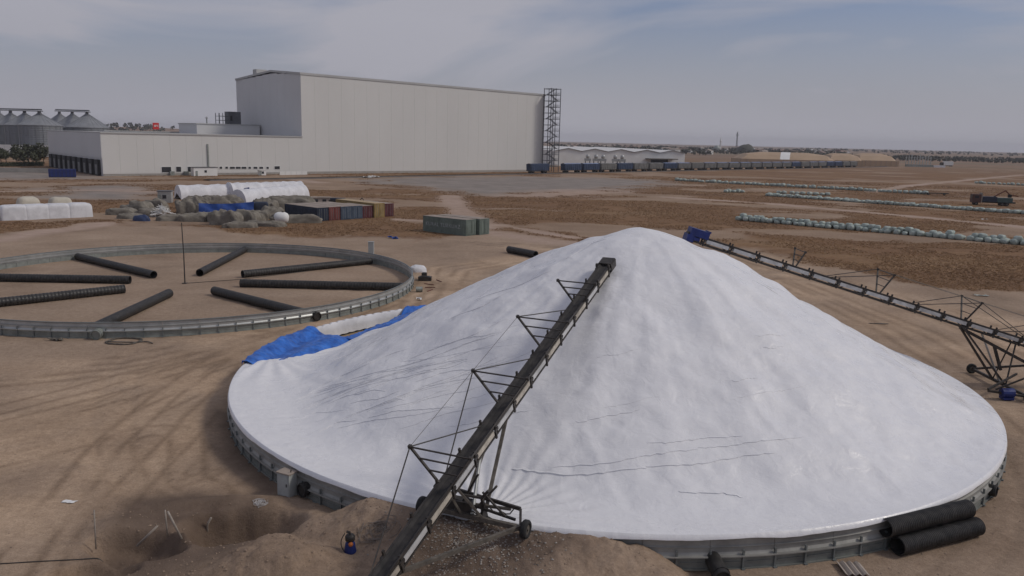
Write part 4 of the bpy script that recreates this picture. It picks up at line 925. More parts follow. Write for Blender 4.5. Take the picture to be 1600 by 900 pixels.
for i, (px, py, a, b, h) in enumerate(heaps):
    c = G(px, py)[:2]; blob((c[0], c[1] + b * .35), (a, b, h), random.uniform(-.3, .5), tarp_g, 'lumpy heap under grey-brown tarpaulin in the storage yard', 'heap', 'grey tarpaulin heaps', 'tarp_heap', .36, i + 3, .5, 48, 20)
c = G(406, 331)[:2]; blob((c[0] + .6, c[1] - 1), (3.0, 2.4, 2.3), .3, navy, 'dark navy covered block beside the blue sheet stack', 'block', None, 'covered_block', .05, 5, .25)
c = G(222, 345)[:2]; blob(c, (3, 1.8, 1.2), 0, mat('dull_blue_tarp', (.03, .05, .12), .6, .3, 1), 'small dull blue bundle among the grey heaps', 'bundle', None, 'tarp_bundle', .2, 9, .7)
# white tank
g = G(440, 349); T = thing('white_tank', (g[0], g[1], 0), 'white rounded tank lying among grey heaps near navy container', 'tank')
P = [[(g[0] + s * .82 * 1.35, g[1] + r * math.cos(a), 1.05 + r * math.sin(a)) for a in np.linspace(0, 2 * math.pi, 20, endpoint=False)] for s, r in ((-1.25, .02), (-1.2, .5), (-1, .85), (-.6, 1.05), (0, 1.1), (.6, 1.05), (1, .85), (1.2, .5), (1.25, .02))]
MB().grid(P, close=True).build('shell', white_paint, T, True); MB().tube((g[0] + .3, g[1] - .1, 2.05), (g[0] + .3, g[1] - .1, 2.35), .2, 10).build('hatch', dusty_steel, T)
MB().box((g[0], g[1], .12), (1.6, 1.2, .3)).build('cradle', concrete, T)
# pile of white pipes
g = G(254, 339); m_ = MB(); rs = random.Random(3)
for i in range(70):
    a = rs.uniform(0, 6.28); r = rs.uniform(0, 1.6); x, y = g[0] + r * math.cos(a) * 1.5, g[1] + r * math.sin(a); z = max(.1, 2.2 - r * 1.05) * rs.uniform(.5, 1); q = np.array([rs.gauss(0, 1), rs.gauss(0, .6), rs.gauss(0, .5)]); q = q / np.linalg.norm(q) * rs.uniform(.5, 1.0)
    z = max(z, abs(q[2]) + .05); m_.tube((x - q[0], y - q[1], z - q[2]), (x + q[0], y + q[1], z + q[2]), .06, 5)
tag(m_.build('white_pipe_pile', white_paint, loc=(g[0], g[1], 0)), 'jumbled pile of thin white pipes among grey heaps', 'pipe pile', kind='stuff')
# small cabin by the tunnels
def cabin(o, u, L, D, H, label, m, name='site_cabin', roofc=None, win=2, cat='cabin'):
    o = np.array(o[:2]); u = np.array(u); u = u / np.hypot(*u); v = np.array([-u[1], u[0]]); ax = ((*u, 0), (*v, 0), (0, 0, 1)); c = o + u * L / 2 + v * D / 2
    T = thing(name, (c[0], c[1], 0), label, cat)
    MB().box((*c, H / 2), (L, D, H), ax).build('wall', m, T); MB().box((*c, H + .1), (L + .4, D + .4, .2), ax).build('roof', roofc or tower_m, T)
    for i in range(win):
        q = o + u * L * (i + .7) / (win + .4) - v * .03; w_ = MB().box((*q, H * .55), (.9, .06, .9), ax).build('window', tower_m, T); MB().box((*(q - v * .035), H * .55), (.74, .04, .74), ax).build('pane', glass_dark, w_)
    q = o + u * L * .12 - v * .03; MB().box((*q, .95), (.8, .06, 1.9), ax).build('door', galv_low, T)
    return T
cabin(G(247, 317), (1, .2), 2.9, 2.2, 2.6, 'small grey cabin with dark edges beside the smooth white tunnel', galv, win=1)
# flatbed and machinery behind the containers
g0, g1 = G(472, 320), G(520, 320); cabin(g0, (1, .25), 6.5, 2.2, 1.6, 'low beige cabin module behind the container row', mat('beige_wall', (.42, .36, .31), .8, .15, .6), 'cabin_module', dust_roof, 3)
g = G(474, 324); T = tag(MB().box((g[0], g[1], .9), (.9, .7, 1.8)).box((g[0], g[1], 1.85), (1.0, .8, .1)).build('blue_locker', navy, loc=(g[0], g[1], 0)), 'small dark blue locker behind the navy container', 'locker')
g = G(540, 322); T = thing('flatbed_trailer', (g[0], g[1], 0), 'dark flatbed trailer parked behind the container row', 'trailer')
MB().box((g[0], g[1], 1.2), (7.5, 2.3, .35)).build('deck', under_m, T); MB().box((g[0] - 1.8, g[1], 1.6), (3.2, 2.0, .5)).build('load', navy, T)
m_ = MB(); m_.bar((g[0] + 3.2, g[1], 1.3), (g[0] + 3.9, g[1], 2.0), .15); m_.bar((g[0] + 3.9, g[1], 2.0), (g[0] + 4.6, g[1], 1.0), .15); m_.build('ramp', dark_steel, T)
for x in (-2.8, -1.7, 2.4):
    for y in (-1, 1): wheel(T, (g[0] + x, g[1] + y, .5), (0, 1, 0), .5, .3)

# ------------------------------------------------------------------ main warehouse
P0 = np.array([-88.4, 344.4]); P1 = np.array([14.7, 433.4]); ue = (P1 - P0) / np.hypot(*(P1 - P0)); ne = np.array([ue[1], -ue[0]]); LM = 136.2; LOWL = 77.0
BAX = ((*ue, 0), (*ne, 0), (0, 0, 1))
def bw(u, v, z): q = P0 + ue * u + ne * v; return np.array([q[0], q[1], z])      # v > 0 is out towards the yard
def fac(px, py, v=0.0):
    p = ONP(px, py, P0 + ne * v, ne); return (p[:2] - P0) @ ue, p[2]
T = thing('high_bay_warehouse', (*P0, 0), 'huge windowless white warehouse with a tall blank facade', 'warehouse')
DM, HM0, HM1 = 66.0, 41.2, 39.5
def htop(u): return HM0 + (HM1 - HM0) * u / LM
m_ = MB(); m_.add([bw(0.2, -.25, 0), bw(LM, -.25, 0), bw(LM, -DM, 0), bw(0.2, -DM, 0), bw(0.2, -.25, HM0 - .3), bw(LM, -.25, HM1 - .3), bw(LM, -DM, HM1 - .3), bw(0.2, -DM, HM0 - .3)], [(0, 1, 5, 4), (1, 2, 6, 5), (2, 3, 7, 6), (3, 0, 4, 7)]); m_.build('core_wall', grey_wall, T)
m_ = MB(); rid = 2.2
rp = [bw(-.3, .25, HM0), bw(LM + .3, .25, HM1), bw(LM + .3, -DM * .42, HM1 + rid), bw(-.3, -DM * .42, HM0 + rid), bw(LM + .3, -DM - .3, HM1), bw(-.3, -DM - .3, HM0)]
dz = np.array([0, 0, -.9])
m_.add(rp + [p + dz for p in rp], [(0, 1, 2, 3), (3, 2, 4, 5), (0, 6, 7, 1), (1, 7, 8, 2), (2, 8, 10, 4), (4, 10, 11, 5), (5, 11, 9, 3), (3, 9, 6, 0)]); m_.build('roof', roof_m, T)
npn = 22; pw = LM / npn
for i in range(npn):
    h = htop((i + .5) * pw) - .7; MB().box(bw((i + .5) * pw, -.12, h / 2 + .3), (pw - .03, .24, h - .6), BAX).build('wall_panel', facade_m, T)
for i in range(9):
    pv = DM / 9; hh = HM0 - 1 + rid * (1 - abs((i + .5) / 9 - .42) / .58) * .8; MB().box(bw(0.08, -(i + .5) * pv, hh / 2), (.22, pv - .05, hh), BAX).build('end_panel', grey_wall, T)
MB().box(bw(LM / 2, .02, .5), (LM, .1, 1.0), BAX).build('plinth', concrete, T)
MB().box(bw(6, -DM * .8, HM0 + 2.6), (5, 4, 2.6), BAX).build('roof_hatch', roof_m, T)
# low wing
Tl = thing('low_warehouse', (*(P0 - ue * LOWL / 2), 0), 'low white warehouse wing with dark loading docks at its end', 'warehouse')
HL = 15.4
m_ = MB().box(bw(-LOWL / 2 - .1, -41, HL / 2 - .2), (LOWL - .3, 81.4, HL - .4), BAX); m_.build('core_wall', grey_wall, Tl)
MB().box(bw(-LOWL / 2, -41, HL - .1), (LOWL + .4, 82.6, .5), BAX).build('roof', roof_m, Tl)
npn = 13; pw = LOWL / npn
for i in range(npn): MB().box(bw(-(i + .5) * pw, -.12, HL / 2 + .25), (pw - .03, .24, HL - 1.1), BAX).build('wall_panel', facade_m, Tl)
for i in range(12): MB().box(bw(-LOWL - .06, -(i + .5) * 82 / 12, (HL + 6) / 2), (.24, 82 / 12 - .05, HL - 6.6), BAX).build('end_panel', grey_wall, Tl)
MB().box(bw(-LOWL / 2, .03, .35), (LOWL, .12, .7), BAX).build('plinth', concrete, Tl)
for i in range(10):
    v = -(i + .5) * 80 / 10 - 1; d_ = MB().box(bw(-LOWL - .5, v, 2.9), (1.0, 4.6, 5.6), BAX); dk = d_.build('dock_shelter', mat('dock_seal', (.02, .02, .022), .7, .3, 1), Tl)
    MB().box(bw(-LOWL - 1.02, v, 2.2), (.06, 2.8, 3.6), BAX).build('dock_door', mat('dock_door_grey', (.16, .16, .16), .6, .3, .8), dk)
dp = MB().box(bw(*((fac(323.5, 244)[0], .18)), 11.0), (.4, .3, 8.6), BAX); u1, z1 = fac(324, 225); u2, z2 = fac(325, 262)
MB().box(bw(u1, .2, (z1 + z2) / 2), (.55, .3, z1 - z2), BAX).build('downpipe', galv_low, Tl)
for px, py, w_, h_ in ((260, 265, 3.4, 2.0), (279, 264.5, 1.8, 1.9), (297, 264.5, 1.8, 1.9), (345, 262, 1, .8), (354, 262, 1, .8), (363, 262.2, 2, .8), (372, 262.2, 2, .8), (381, 262.2, 2, .8), (390, 262.2, 1, .8), (399, 262.2, 1.6, .8), (408, 262.2, 1.6, .8), (418, 262.2, 1, .8), (433, 262, 2.2, 1.2)):
    u, z = fac(px, py); w = MB().box(bw(u, .04, z), (w_ + .3, .12, h_ + .3), BAX).build('window', white_paint, Tl); MB().box(bw(u, .09, z), (w_, .08, h_), BAX).build('pane', glass_dark, w)
for px in (268, 290):
    u, z = fac(px, 272); MB().box(bw(u, .7, .8), (1.6, 1.0, 1.5), BAX).build('outdoor_unit', galv_low, Tl)
# upper block on the wing's roof, rooftop unit, red sign
Tb = thing('roof_block', tuple(bw(-22, -52, HL)), 'low grey block on the flat roof beside the tall warehouse', 'roof block')
MB().box(bw(-15, -50, HL + 2.2), (28, 22, 4.1), BAX).build('wall', grey_wall, Tb); MB().box(bw(-15, -50, HL + 4.4), (28.6, 22.6, .4), BAX).build('roof', roof_m, Tb)
Tb = thing('rooftop_unit', tuple(bw(-11, -48, HL + 4.5)), 'dark rooftop cooling unit with open frame next to tall warehouse', 'rooftop unit')
MB().box(bw(-9.5, -48, HL + 7.4), (5.4, 5, 5.4), BAX).build('housing', tower_m, Tb); MB().box(bw(-11.2, -45.4, HL + 7.2), (.9, .2, 2.2), BAX).build('louvre', under_m, Tb)
m_ = MB()
for u in (-16.5, -14.8):
    for v in (-50, -46): m_.bar(bw(u, v, HL + 4.5), bw(u, v, HL + 9.4), .25)
for z in (6.2, 8.0): m_.bar(bw(-16.5, -46, HL + z), bw(-12, -46, HL + z), .2); m_.bar(bw(-16.5, -50, HL + z), bw(-12, -50, HL + z), .2)
m_.build('frame', tower_m, Tb)
Tb = thing('roof_vent', tuple(bw(-22, -46, HL + 4.6)), 'thin roof vent pipe with cowl on the roof block', 'vent'); MB().tube(bw(-22, -46, HL + 4.5), bw(-22, -46, HL + 6.8), .25, 8).build('pipe', galv_low, Tb); MB().lathe(bw(-22, -46, HL + 6.7), [(.5, 0), (.5, .5), (.1, .9), (0, .9)], 10).build('cowl', galv, Tb)
sp = AT(243.5, 197, 372); Tb = thing('roof_sign', (sp[0], sp[1], sp[2] - 3), 'small red sign board with white letters on the low roof', 'sign')
sx = (*ue, 0); MB().box(sp, (2.6, .4, 2.9), BAX).build('board', sign_red, Tb)
m_ = MB()
for k, (x, z, w_, h_) in enumerate(((-.95, .2, .3, 1.4), (-.2, .2, .3, 1.4), (.15, .75, .5, .3), (.15, .2, .5, .3), (1.0, .2, .3, 1.4), (-.6, -.45, .5, .3))): m_.box(sp + np.array([ue[0] * x * .75 + ne[0] * .23, ue[1] * x * .75 + ne[1] * .23, z * .6]), (w_ * .75, .08, h_ * .6), BAX)
m_.build('letters', white_paint, Tb)
m_ = MB(); [m_.bar(sp + np.array([ue[0] * x, ue[1] * x, -1.4]), sp + np.array([ue[0] * x, ue[1] * x, -5.5]), .3) for x in (-.9, .9)]; m_.build('support', tower_m, Tb)
q0 = AT(246, 205.5, 372); Tb = thing('gatehouse', (q0[0], q0[1], 0), 'flat pale building roof behind the warehouse wing under red sign', 'building')
MB().box((q0[0], q0[1], q0[2] / 2), (46, 10, q0[2] - .4), BAX).build('wall', white_paint, Tb); MB().box((q0[0], q0[1], q0[2] - .1), (47, 11, .3), BAX).build('roof', roof_m, Tb)
# stair tower at the corner
Ts = thing('stair_tower', tuple(bw(LM + 3.2, 1.2, 0)), 'dark steel lattice stair tower at the corner of the tall warehouse', 'stair tower')
u0, u1, v0, v1, HT = LM - 1.0, LM + 5.6, .5, 5.8, 42.4
for u in (u0, (u0 + u1) / 2, u1):
    for v in (v0, v1): MB().bar(bw(u, v, 0), bw(u, v, HT), .36).build('column', tower_m, Ts)
lev = np.linspace(2.8, HT - .3, 14)
for k, z in enumerate(lev):
    m_ = MB()
    for v in (v0, v1): m_.bar(bw(u0, v, z), bw(u1, v, z), .26)
    for u in (u0, u1): m_.bar(bw(u, v0, z), bw(u, v1, z), .26)
    if k < 13: m_.box(bw(u0 + 1.7, (v0 + v1) / 2, z), (3.2, v1 - v0, .12), BAX)
    m_.build('landing', tower_m, Ts)
    if k < 13:
        z2 = lev[k + 1]; m_ = MB(); a, b = (u0 + .6, u1 - .6) if k % 2 == 0 else (u1 - .6, u0 + .6); vv_ = v0 + 1.4 if k % 2 == 0 else v1 - 1.4
        for dv_ in (-.5, .5): m_.bar(bw(a, vv_ + dv_, z), bw(b, vv_ + dv_, z2), .22)
        for s in range(10): m_.box(bw(a + (b - a) * (s + .5) / 10, vv_, z + (z2 - z) * (s + .5) / 10), (.4, 1.0, .06), BAX)
        m_.build('stair_flight', tower_m, Ts)
        m_ = MB()
        for zz_ in (z + .55, z + 1.1): m_.bar(bw(u0, v1, zz_), bw(u1, v1, zz_), .10); m_.bar(bw(u1, v0, zz_), bw(u1, v1, zz_), .10)
        m_.build('guard_rail', tower_m, Ts)
# things along the foot of the facade
bx = fac(322, 268, 4)[0]; c = bw(bx, 6, 0); 
q = ONP(303, 275, P0 + ne * 6, ne); q2 = ONP(340, 275, P0 + ne * 6, ne); cabin(q, q2[:2] - q[:2], np.hypot(*(q2[:2] - q[:2])), 3, 3.1, 'white cabin with dark roof edge at the foot of the low warehouse', white_paint, win=1)
q = ONP(406, 273, P0 + ne * 6, ne); cabin(q, ue, 2.6, 2, 1.9, 'tiny white kiosk with window standing at the foot of the warehouse', white_paint, 'kiosk', white_paint, 1, 'kiosk')
q = ONP(437, 272, P0 + ne * 5, ne); q2 = ONP(480, 272, P0 + ne * 5, ne); a = np.array([*q[:2], .7]); b = np.array([*q2[:2], .7])
Tw = thing('site_barrier', (*((a + b) / 2)[:2], 0), 'low white barrier wall in front of the warehouse facade', 'barrier')
for i in range(5): MB().bar(a + (b - a) * (i + .02) / 5, a + (b - a) * (i + .98) / 5, .3, 1.4).build('panel', white_paint, Tw)
g = G(98, 277); T = thing('skip_container', (g[0], g[1], 0), 'dark blue skip standing in front of the loading docks', 'skip')
ux = np.array([.9, .43, 0]); vx = np.array([-.43, .9, 0]); MB().box((g[0], g[1], 1.5), (8.2, 2.6, 2.6), (ux, vx, (0, 0, 1))).build('body', blue_paint, T)
m_ = MB(); [m_.box(np.array((g[0], g[1], 1.5)) + ux * (-3.6 + i * 1.2) - vx * 1.35, (.15, .12, 2.5), (ux, vx, (0, 0, 1))) for i in range(7)]; m_.build('rib', navy, T); MB().box((g[0], g[1], .1), (8.0, 2.2, .2), (ux, vx, (0, 0, 1))).build('skid', under_m, T)
# concrete apron wall, left of the docks
w0 = G(-60, 268)[:2]; w1_ = G(76, 270)[:2]; m_ = MB(); u = (w1_ - w0) / np.hypot(*(w1_ - w0)); L_ = np.hypot(*(w1_ - w0))
T = thing('concrete_ramp', (*((w0 + w1_) / 2), 0), 'pale concrete retaining wall beside the loading docks', 'wall')
for i in range(12): a = w0 + u * L_ * i / 12; b = w0 + u * L_ * (i + .985) / 12; MB().bar((*a, .8), (*b, .8), .5, 1.6).build('panel', concrete, T)
# tin sheets on the ground near the facade
for (px, py) in ((577, 278), (584, 277)):
    scrap(px, py, 4.5, 3, 'pile of pale sheets on the ground before the tall warehouse', white_paint, .7, px, 'sheet_pile', 'sheets', 'pale sheet piles')

# ------------------------------------------------------------------ silos
def silo(c, r, he, hp, label):
    T = thing('grain_silo', (c[0], c[1], 0), label, 'silo', 'steel grain silos'); pr = []
    k = 16
    for i in range(k): z = 1 + (he - 1) * i / k; pr += [(r, z), (r + .10, z + (he - 1) / k * .5)]
    pr.append((r, he)); MB().lathe((c[0], c[1], 0), [(r + .2, 0), (r + .2, 1.0)] + pr, 40).build('wall', silo_m, T, False)
    MB().lathe((c[0], c[1], 0), [(r + .35, he - .1), (r + .35, he + .15), (1.4, hp - .7), (1.4, hp), (0, hp)], 40).build('roof', silo_roof, T, False)
    m_ = MB()
    for i in range(20): a = 2 * math.pi * i / 20; m_.bar((c[0] + (r + .18) * math.cos(a), c[1] + (r + .18) * math.sin(a), .5), (c[0] + (r + .18) * math.cos(a), c[1] + (r + .18) * math.sin(a), he), .14)
    m_.build('stiffener', silo_m, T)
    m_ = MB()
    for i in range(24): a = 2 * math.pi * i / 24; m_.bar((c[0] + (r + .3) * math.cos(a), c[1] + (r + .3) * math.sin(a), he + .22), (c[0] + 1.4 * math.cos(a), c[1] + 1.4 * math.sin(a), hp - .6), .16)
    m_.build('roof_rib', silo_roof, T)
    return T
rows = [(61.5, 500, 178.5, 11.8, [(-23, 21), (-45, 42), (-63, 63)]), (136, 540, 179.5, 12.6, [(-23, 22), (-43, 44)])]
for ri, (px, y, py, r, offs) in enumerate(rows):
    pts = []
    for k, (dx, dy) in enumerate([(0, 0)] + offs):
        p = AT(px + dx, py - dx * -.02, y + dy); pts.append(p); he = AT(px + dx, (196 if ri == 0 else 199.5), y + dy)[2]
        silo((p[0], p[1]), r, he, AT(px + dx, py, y + dy)[2] + .8, 'steel grain silo with cone roof in the left-hand cluster behind trees' if ri == 0 else 'steel grain silo with cone roof rising behind the low warehouse')
    a = pts[0] + np.array([0, 0, 1.8]); b = pts[-1] + np.array([0, 0, 2.2]); ddir = (a - b) / np.linalg.norm(a - b); a = a + ddir * 4; b = b - ddir * 8
    T = thing('silo_catwalk', tuple((a + b) / 2), 'dark catwalk running along the silo tops' + (' of the left-hand cluster' if ri == 0 else ' behind the low warehouse'), 'catwalk')
    MB().bar(a, b, 2.2, .5).build('deck', tower_m, T); MB().bar(a + np.array([0, 0, .9]), b + np.array([0, 0, .9]), 1.0, .8).build('conveyor_casing', tower_m, T)
    m_ = MB(); [m_.bar(p + np.array([0, 0, .4]), p + np.array([0, 0, 1.8]), 1.4) for p in pts]; m_.build('pedestal', tower_m, T)
# long low white wall in front of the silos
w0 = G(-60, 248)[:2]; w1_ = G(74, 243)[:2]
T = thing('yard_wall', (*((w0 + w1_) / 2), 0), 'long white yard wall at the foot of the silos', 'wall')
q0 = AT(-60, 229, 480); q1 = AT(75, 229, 480)
for i in range(8): a = q0 + (q1 - q0) * i / 8; b = q0 + (q1 - q0) * (i + .98) / 8; MB().bar((a[0], a[1], 2.2), (b[0], b[1], 2.2), .4, 4.4 + 4).build('panel', white_paint, T)

# ------------------------------------------------------------------ trees
def crown_mesh(name, rx, rz, n, leaf, seed, m):
    rs = np.random.default_rng(seed); V = []; Fc = []
    lob = rs.normal(0, .42, (11, 3)) * np.array([rx, rx, rz]); lr = rs.uniform(.32, .55, 11)
    for k in range(n):
        q = rs.integers(0, 11); d = rs.normal(0, 1, 3); d /= np.linalg.norm(d); p = lob[q] + d * lr[q] * np.array([rx, rx, rz]) * rs.uniform(.55, 1.05)
        u = rs.normal(0, 1, 3); u /= np.linalg.norm(u); w = np.cross(u, d); w /= np.linalg.norm(w) + 1e-6; s = leaf * rs.uniform(.5, 1.2)
        o = len(V); V += [tuple(p - u * s), tuple(p + w * s * .6), tuple(p + u * s), tuple(p - w * s * .6)]; Fc.append((o, o + 1, o + 2, o + 3))
    me = bpy.data.meshes.new(name); me.from_pydata(V, [], Fc); me.materials.append(m); return me
CR = [crown_mesh('crown', 3.3, 3.3, 1100, .5, s, leaf_m) for s in range(3)]
tm = MB(); tm.poly([(0, 0, 0), (.1, 0, 1.4), (0, .1, 3.2), (.1, 0, 5.2)], [.22, .17, .13, .05], 7); tm.poly([(.05, 0, 2.2), (.9, .3, 4.0)], [.09, .03], 5); tm.poly([(.05, 0, 2.6), (-.8, -.4, 4.3)], [.09, .03], 5); TM = tm.mesh('trunk', bark)
for i, (px, py, s) in enumerate(((-8, 256, 1.15), (10, 257, 1.0), (27, 256, 1.05), (45, 255, 1.35), (58, 256, 1.0), (68, 256, 1.15), (37, 255, .9), (2, 255, 1.0))):
    g = G(px, py); T = thing('young_tree', (g[0], g[1], 0), 'dark green tree planted in front of the silos', 'tree', 'trees by the silos')
    T.scale = (s, s, s); T.rotation_euler = (0, 0, i * 1.3)
    inst('trunk', TM, T, (0, 0, 0)); inst('crown', CR[i % 3], T, (0, 0, 4.3))
a = G(-40, 261)[:2]; b = G(66, 259)[:2]; me_ = MB(); rs = np.random.default_rng(2)
for k in range(2600):
    t_ = rs.random(); p = np.array([*(a + (b - a) * t_), 0]) + np.array([rs.normal(0, .5), rs.normal(0, .9), rs.uniform(.1, 1.7)]); u = rs.normal(0, 1, 3); u /= np.linalg.norm(u); w = np.cross(u, rs.normal(0, 1, 3)); w /= np.linalg.norm(w); me_.add([p - u * .35, p + w * .2, p + u * .35, p - w * .2], [(0, 1, 2, 3)])
T = thing('clipped_hedge', (*((a + b) / 2), 0), 'low dark clipped hedge below the trees by the silos', 'hedge'); me_.build('foliage', leaf_m, T)
MB().bar((*a, .6), (*b, .6), 1.2, 1.2).build('inner_mass', leaf_m, T)
# far wood and town
def far_belt(name, samp, n, label, hs=(4, 9)):
    V = []; Fc = []; rs = random.Random(5); nr = np.random.default_rng(8)
    for k in range(n):
        x, y = samp(rs); h = rs.uniform(*hs); r = h * rs.uniform(.45, .8); c = np.array([x, y, h * .5 + float(hillz(np.array(x), np.array(y)))])
        for q in range(16):
            d = nr.normal(0, 1, 3); d /= np.linalg.norm(d); p = c + d * np.array([r, r, h * .48]) * rs.uniform(.4, 1); u = nr.normal(0, 1, 3); u /= np.linalg.norm(u); w = np.cross(u, d); s = h * .26
            o = len(V); V += [tuple(p - u * s), tuple(p + w * s), tuple(p + u * s), tuple(p - w * s)]; Fc.append((o, o + 1, o + 2, o + 3))
    m_ = MB(); m_.v = V; m_.f = Fc; m_.mi = [0] * len(Fc); return tag(m_.build(name, far_leaf), label, 'trees', kind='stuff')
def pxs(x0, x1, ya, yb):
    def f(rs):
        px = rs.uniform(x0, x1); hor = 199 + (px) * .0231; t_ = rs.random(); d = rs.uniform(*((ya, yb))); g = G(px, hor + CAM_H * F_PX / d); return g[0], g[1]
    return f
far_belt('town_trees', pxs(865, 1320, 1150, 2600), 760, 'dark belt of trees in and around the far town')
far_belt('field_trees', pxs(1270, 1680, 1050, 1500), 520, 'long dark belt of scrub beyond the beige sheds', (3, 6))
far_belt('horizon_trees', pxs(1250, 1680, 2300, 4500), 220, 'scattered trees along the right horizon', (5, 10))
far_belt('hill_trees', pxs(165, 275, 1300, 2100), 90, 'dark trees on the far rise beyond the silos', (6, 12))
far_belt('near_shed_trees', pxs(868, 930, 800, 1000), 60, 'dark trees behind the stair tower', (6, 9))
fh = MB(); fh.box((0, 0, 1.8), (9, 7, 3.6)); fh.add([(-5, -4, 3.6), (5, -4, 3.6), (5, 4, 3.6), (-5, 4, 3.6), (-4.2, 0, 5.2), (4.2, 0, 5.2)], [(0, 1, 5, 4), (2, 3, 4, 5), (1, 2, 5), (3, 0, 4), (3, 2, 1, 0)], 1); fh.box((-2, -3.52, 1.9), (1.2, .1, 1.3), mi=2); fh.box((2, -3.52, 1.9), (1.2, .1, 1.3), mi=2)
HM = [fh.mesh('far_house', [house_m, rooftile, glass_dark]), fh.mesh('far_house', [white_paint, dust_roof, glass_dark])]
rs = random.Random(12)
for i in range(64):
    px = rs.uniform(880, 1330); hor = 199 + px * .0231; g = G(px, hor + CAM_H * F_PX / rs.uniform(1250, 2400)); o = inst('far_house', HM[i % 2], None, (g[0], g[1], 0), rs.uniform(0, 3)); s = rs.uniform(.8, 1.7); o.scale = (s, s, s)
    tag(o, 'small pale house half hidden among trees in the distant town', 'house', 'houses of the distant town')
def far_tower(px, py, y, kind, label):
    p = AT(px, py, y); T = thing('telecom_mast' if kind else 'minaret', (p[0], p[1], 0), label, 'mast' if kind else 'minaret'); H = p[2]
    if kind:
        m_ = MB()
        for a in range(3): m_.bar((p[0] + 2.2 * math.cos(a * 2.1), p[1] + 2.2 * math.sin(a * 2.1), 0), (p[0] + .6 * math.cos(a * 2.1), p[1] + .6 * math.sin(a * 2.1), H), .7)
        for k in range(9): z = H * k / 9; m_.bar((p[0] - 2.2 + k * .17, p[1], z), (p[0] + 2 - k * .17, p[1], z + H / 9), .35)
        m_.build('lattice', tower_m, T); MB().box((p[0], p[1], H - 7), (3.6, 3.6, 6)).build('antenna', cab_m, T)
    else:
        MB().lathe((p[0], p[1], 0), [(1.6, 0), (1.5, H * .68), (2.3, H * .70), (2.3, H * .74), (1.2, H * .75), (1.1, H * .88), (0, H)], 12).build('shaft', white_paint, T); MB().lathe((p[0] - 7, p[1], 0), [(7, 0), (7, 7), (6.4, 9), (4, 12), (0, 13.5)], 16).build('dome', galv_low, T)
far_tower(1152.5, 206, 1900, True, 'tall lattice telecom mast rising over the distant town')
far_tower(1126.5, 214, 1700, False, 'slim white minaret with grey dome in the distant town')
p = AT(1165, 225, 1750); blob((p[0], p[1]), (34, 30, 17), 0, far_leaf, 'large round dark tree crown beside the telecom mast', 'tree', None, 'far_tree', .2, 3, .9)
for k, px in enumerate((1308, 1316)):
    g = G(px, 239.5); T = thing('brick_block', (g[0], g[1], 0), 'reddish apartment block standing beyond the beige sheds', 'building', 'reddish far blocks'); MB().box((g[0], g[1], 4.4), (8, 7, 8.8)).build('wall', rust_m, T)
    MB().box((g[0], g[1], 9), (8.6, 7.6, .4)).build('roof', dust_roof, T)
    for a in range(3):
        for b in range(2): MB().box((g[0] - 2.4 + a * 2.4, g[1] - 3.52, 2.4 + b * 3.4), (1.3, .12, 1.4)).build('window', glass_dark, T)
for k, (px, py, L_) in enumerate(((1283, 237, 34), (1268, 236, 14), (1180, 235, 22), (1110, 236, 18), (940, 236, 20))):
    g = G(px, py); T = thing('far_shed', (g[0], g[1], 0), ('long low pale shed in the distant town', 'small pale domed shed beside the long one', 'pale flat building below the telecom mast', 'pale building below the minaret', 'pale building above the white hall roof')[k], 'shed'); MB().box((g[0], g[1], 1.8), (L_, 9, 3.6)).build('wall', white_paint, T); MB().add([(g[0] - L_ / 2, g[1] - 5, 3.6), (g[0] + L_ / 2, g[1] - 5, 3.6), (g[0] + L_ / 2, g[1] + 5, 3.6), (g[0] - L_ / 2, g[1] + 5, 3.6), (g[0] - L_ / 2, g[1], 5.4), (g[0] + L_ / 2, g[1], 5.4)], [(0, 1, 5, 4), (2, 3, 4, 5), (1, 2, 5), (3, 0, 4)]).build('roof', white_paint, T)

# ------------------------------------------------------------------ white multi-gable hall behind the train
q0 = np.array(AT(866, 262, 540)[:2]); q1 = np.array(G(1069, 262)[:2]); u = (q1 - q0) / np.hypot(*(q1 - q0)); L_ = np.hypot(*(q1 - q0)); v = np.array([-u[1], u[0]])
T = thing('white_hall', (*((q0 + q1) / 2), 0), 'long white multi-gabled hall behind the freight train', 'hall'); ng = 5; gw = L_ / ng; hb = 9.6; hg = 1.7
for i in range(ng):
    a = q0 + u * gw * i; b = q0 + u * gw * (i + 1); c = (a + b) / 2; D = 170
    m_ = MB(); pts = []
    for off in (0, D):
        for p, z in ((a, 0), (b, 0), (b, hb), (c, hb + hg), (a, hb)): pts.append((*(p + v * off), z))
    MB().add(pts[:5], [(0, 1, 2, 3, 4)]).build('gable_wall', white_paint, T); MB().add(pts[5:], [(4, 3, 2, 1, 0)]).build('gable_wall', white_paint, T)
    if i == ng - 1: MB().add([pts[1], pts[6], pts[7], pts[2]], [(0, 1, 2, 3)]).build('side_wall', white_paint, T)
    if i == 0: MB().add([pts[0], pts[4], pts[9], pts[5]], [(0, 1, 2, 3)]).build('side_wall', white_paint, T)
    MB().add([(*(a - v * .4), hb + .08), (*(c - v * .4), hb + hg + .08), (*(c + v * D), hb + hg + .08), (*(a + v * D), hb + .08), (*(b - v * .4), hb + .08), (*(b + v * D), hb + .08)], [(0, 1, 2, 3), (1, 4, 5, 2)]).build('roof', mat('hall_roof_white', (.70, .69, .67), .6, .05, .05), T)
    m_ = MB(); m_.bar((*(a - v * .5), hb), (*(c - v * .5), hb + hg), .35); m_.bar((*(c - v * .5), hb + hg), (*(b - v * .5), hb), .35); m_.build('gable_trim', mat('trim_grey', (.22, .22, .22), .7, .1, .1), T)
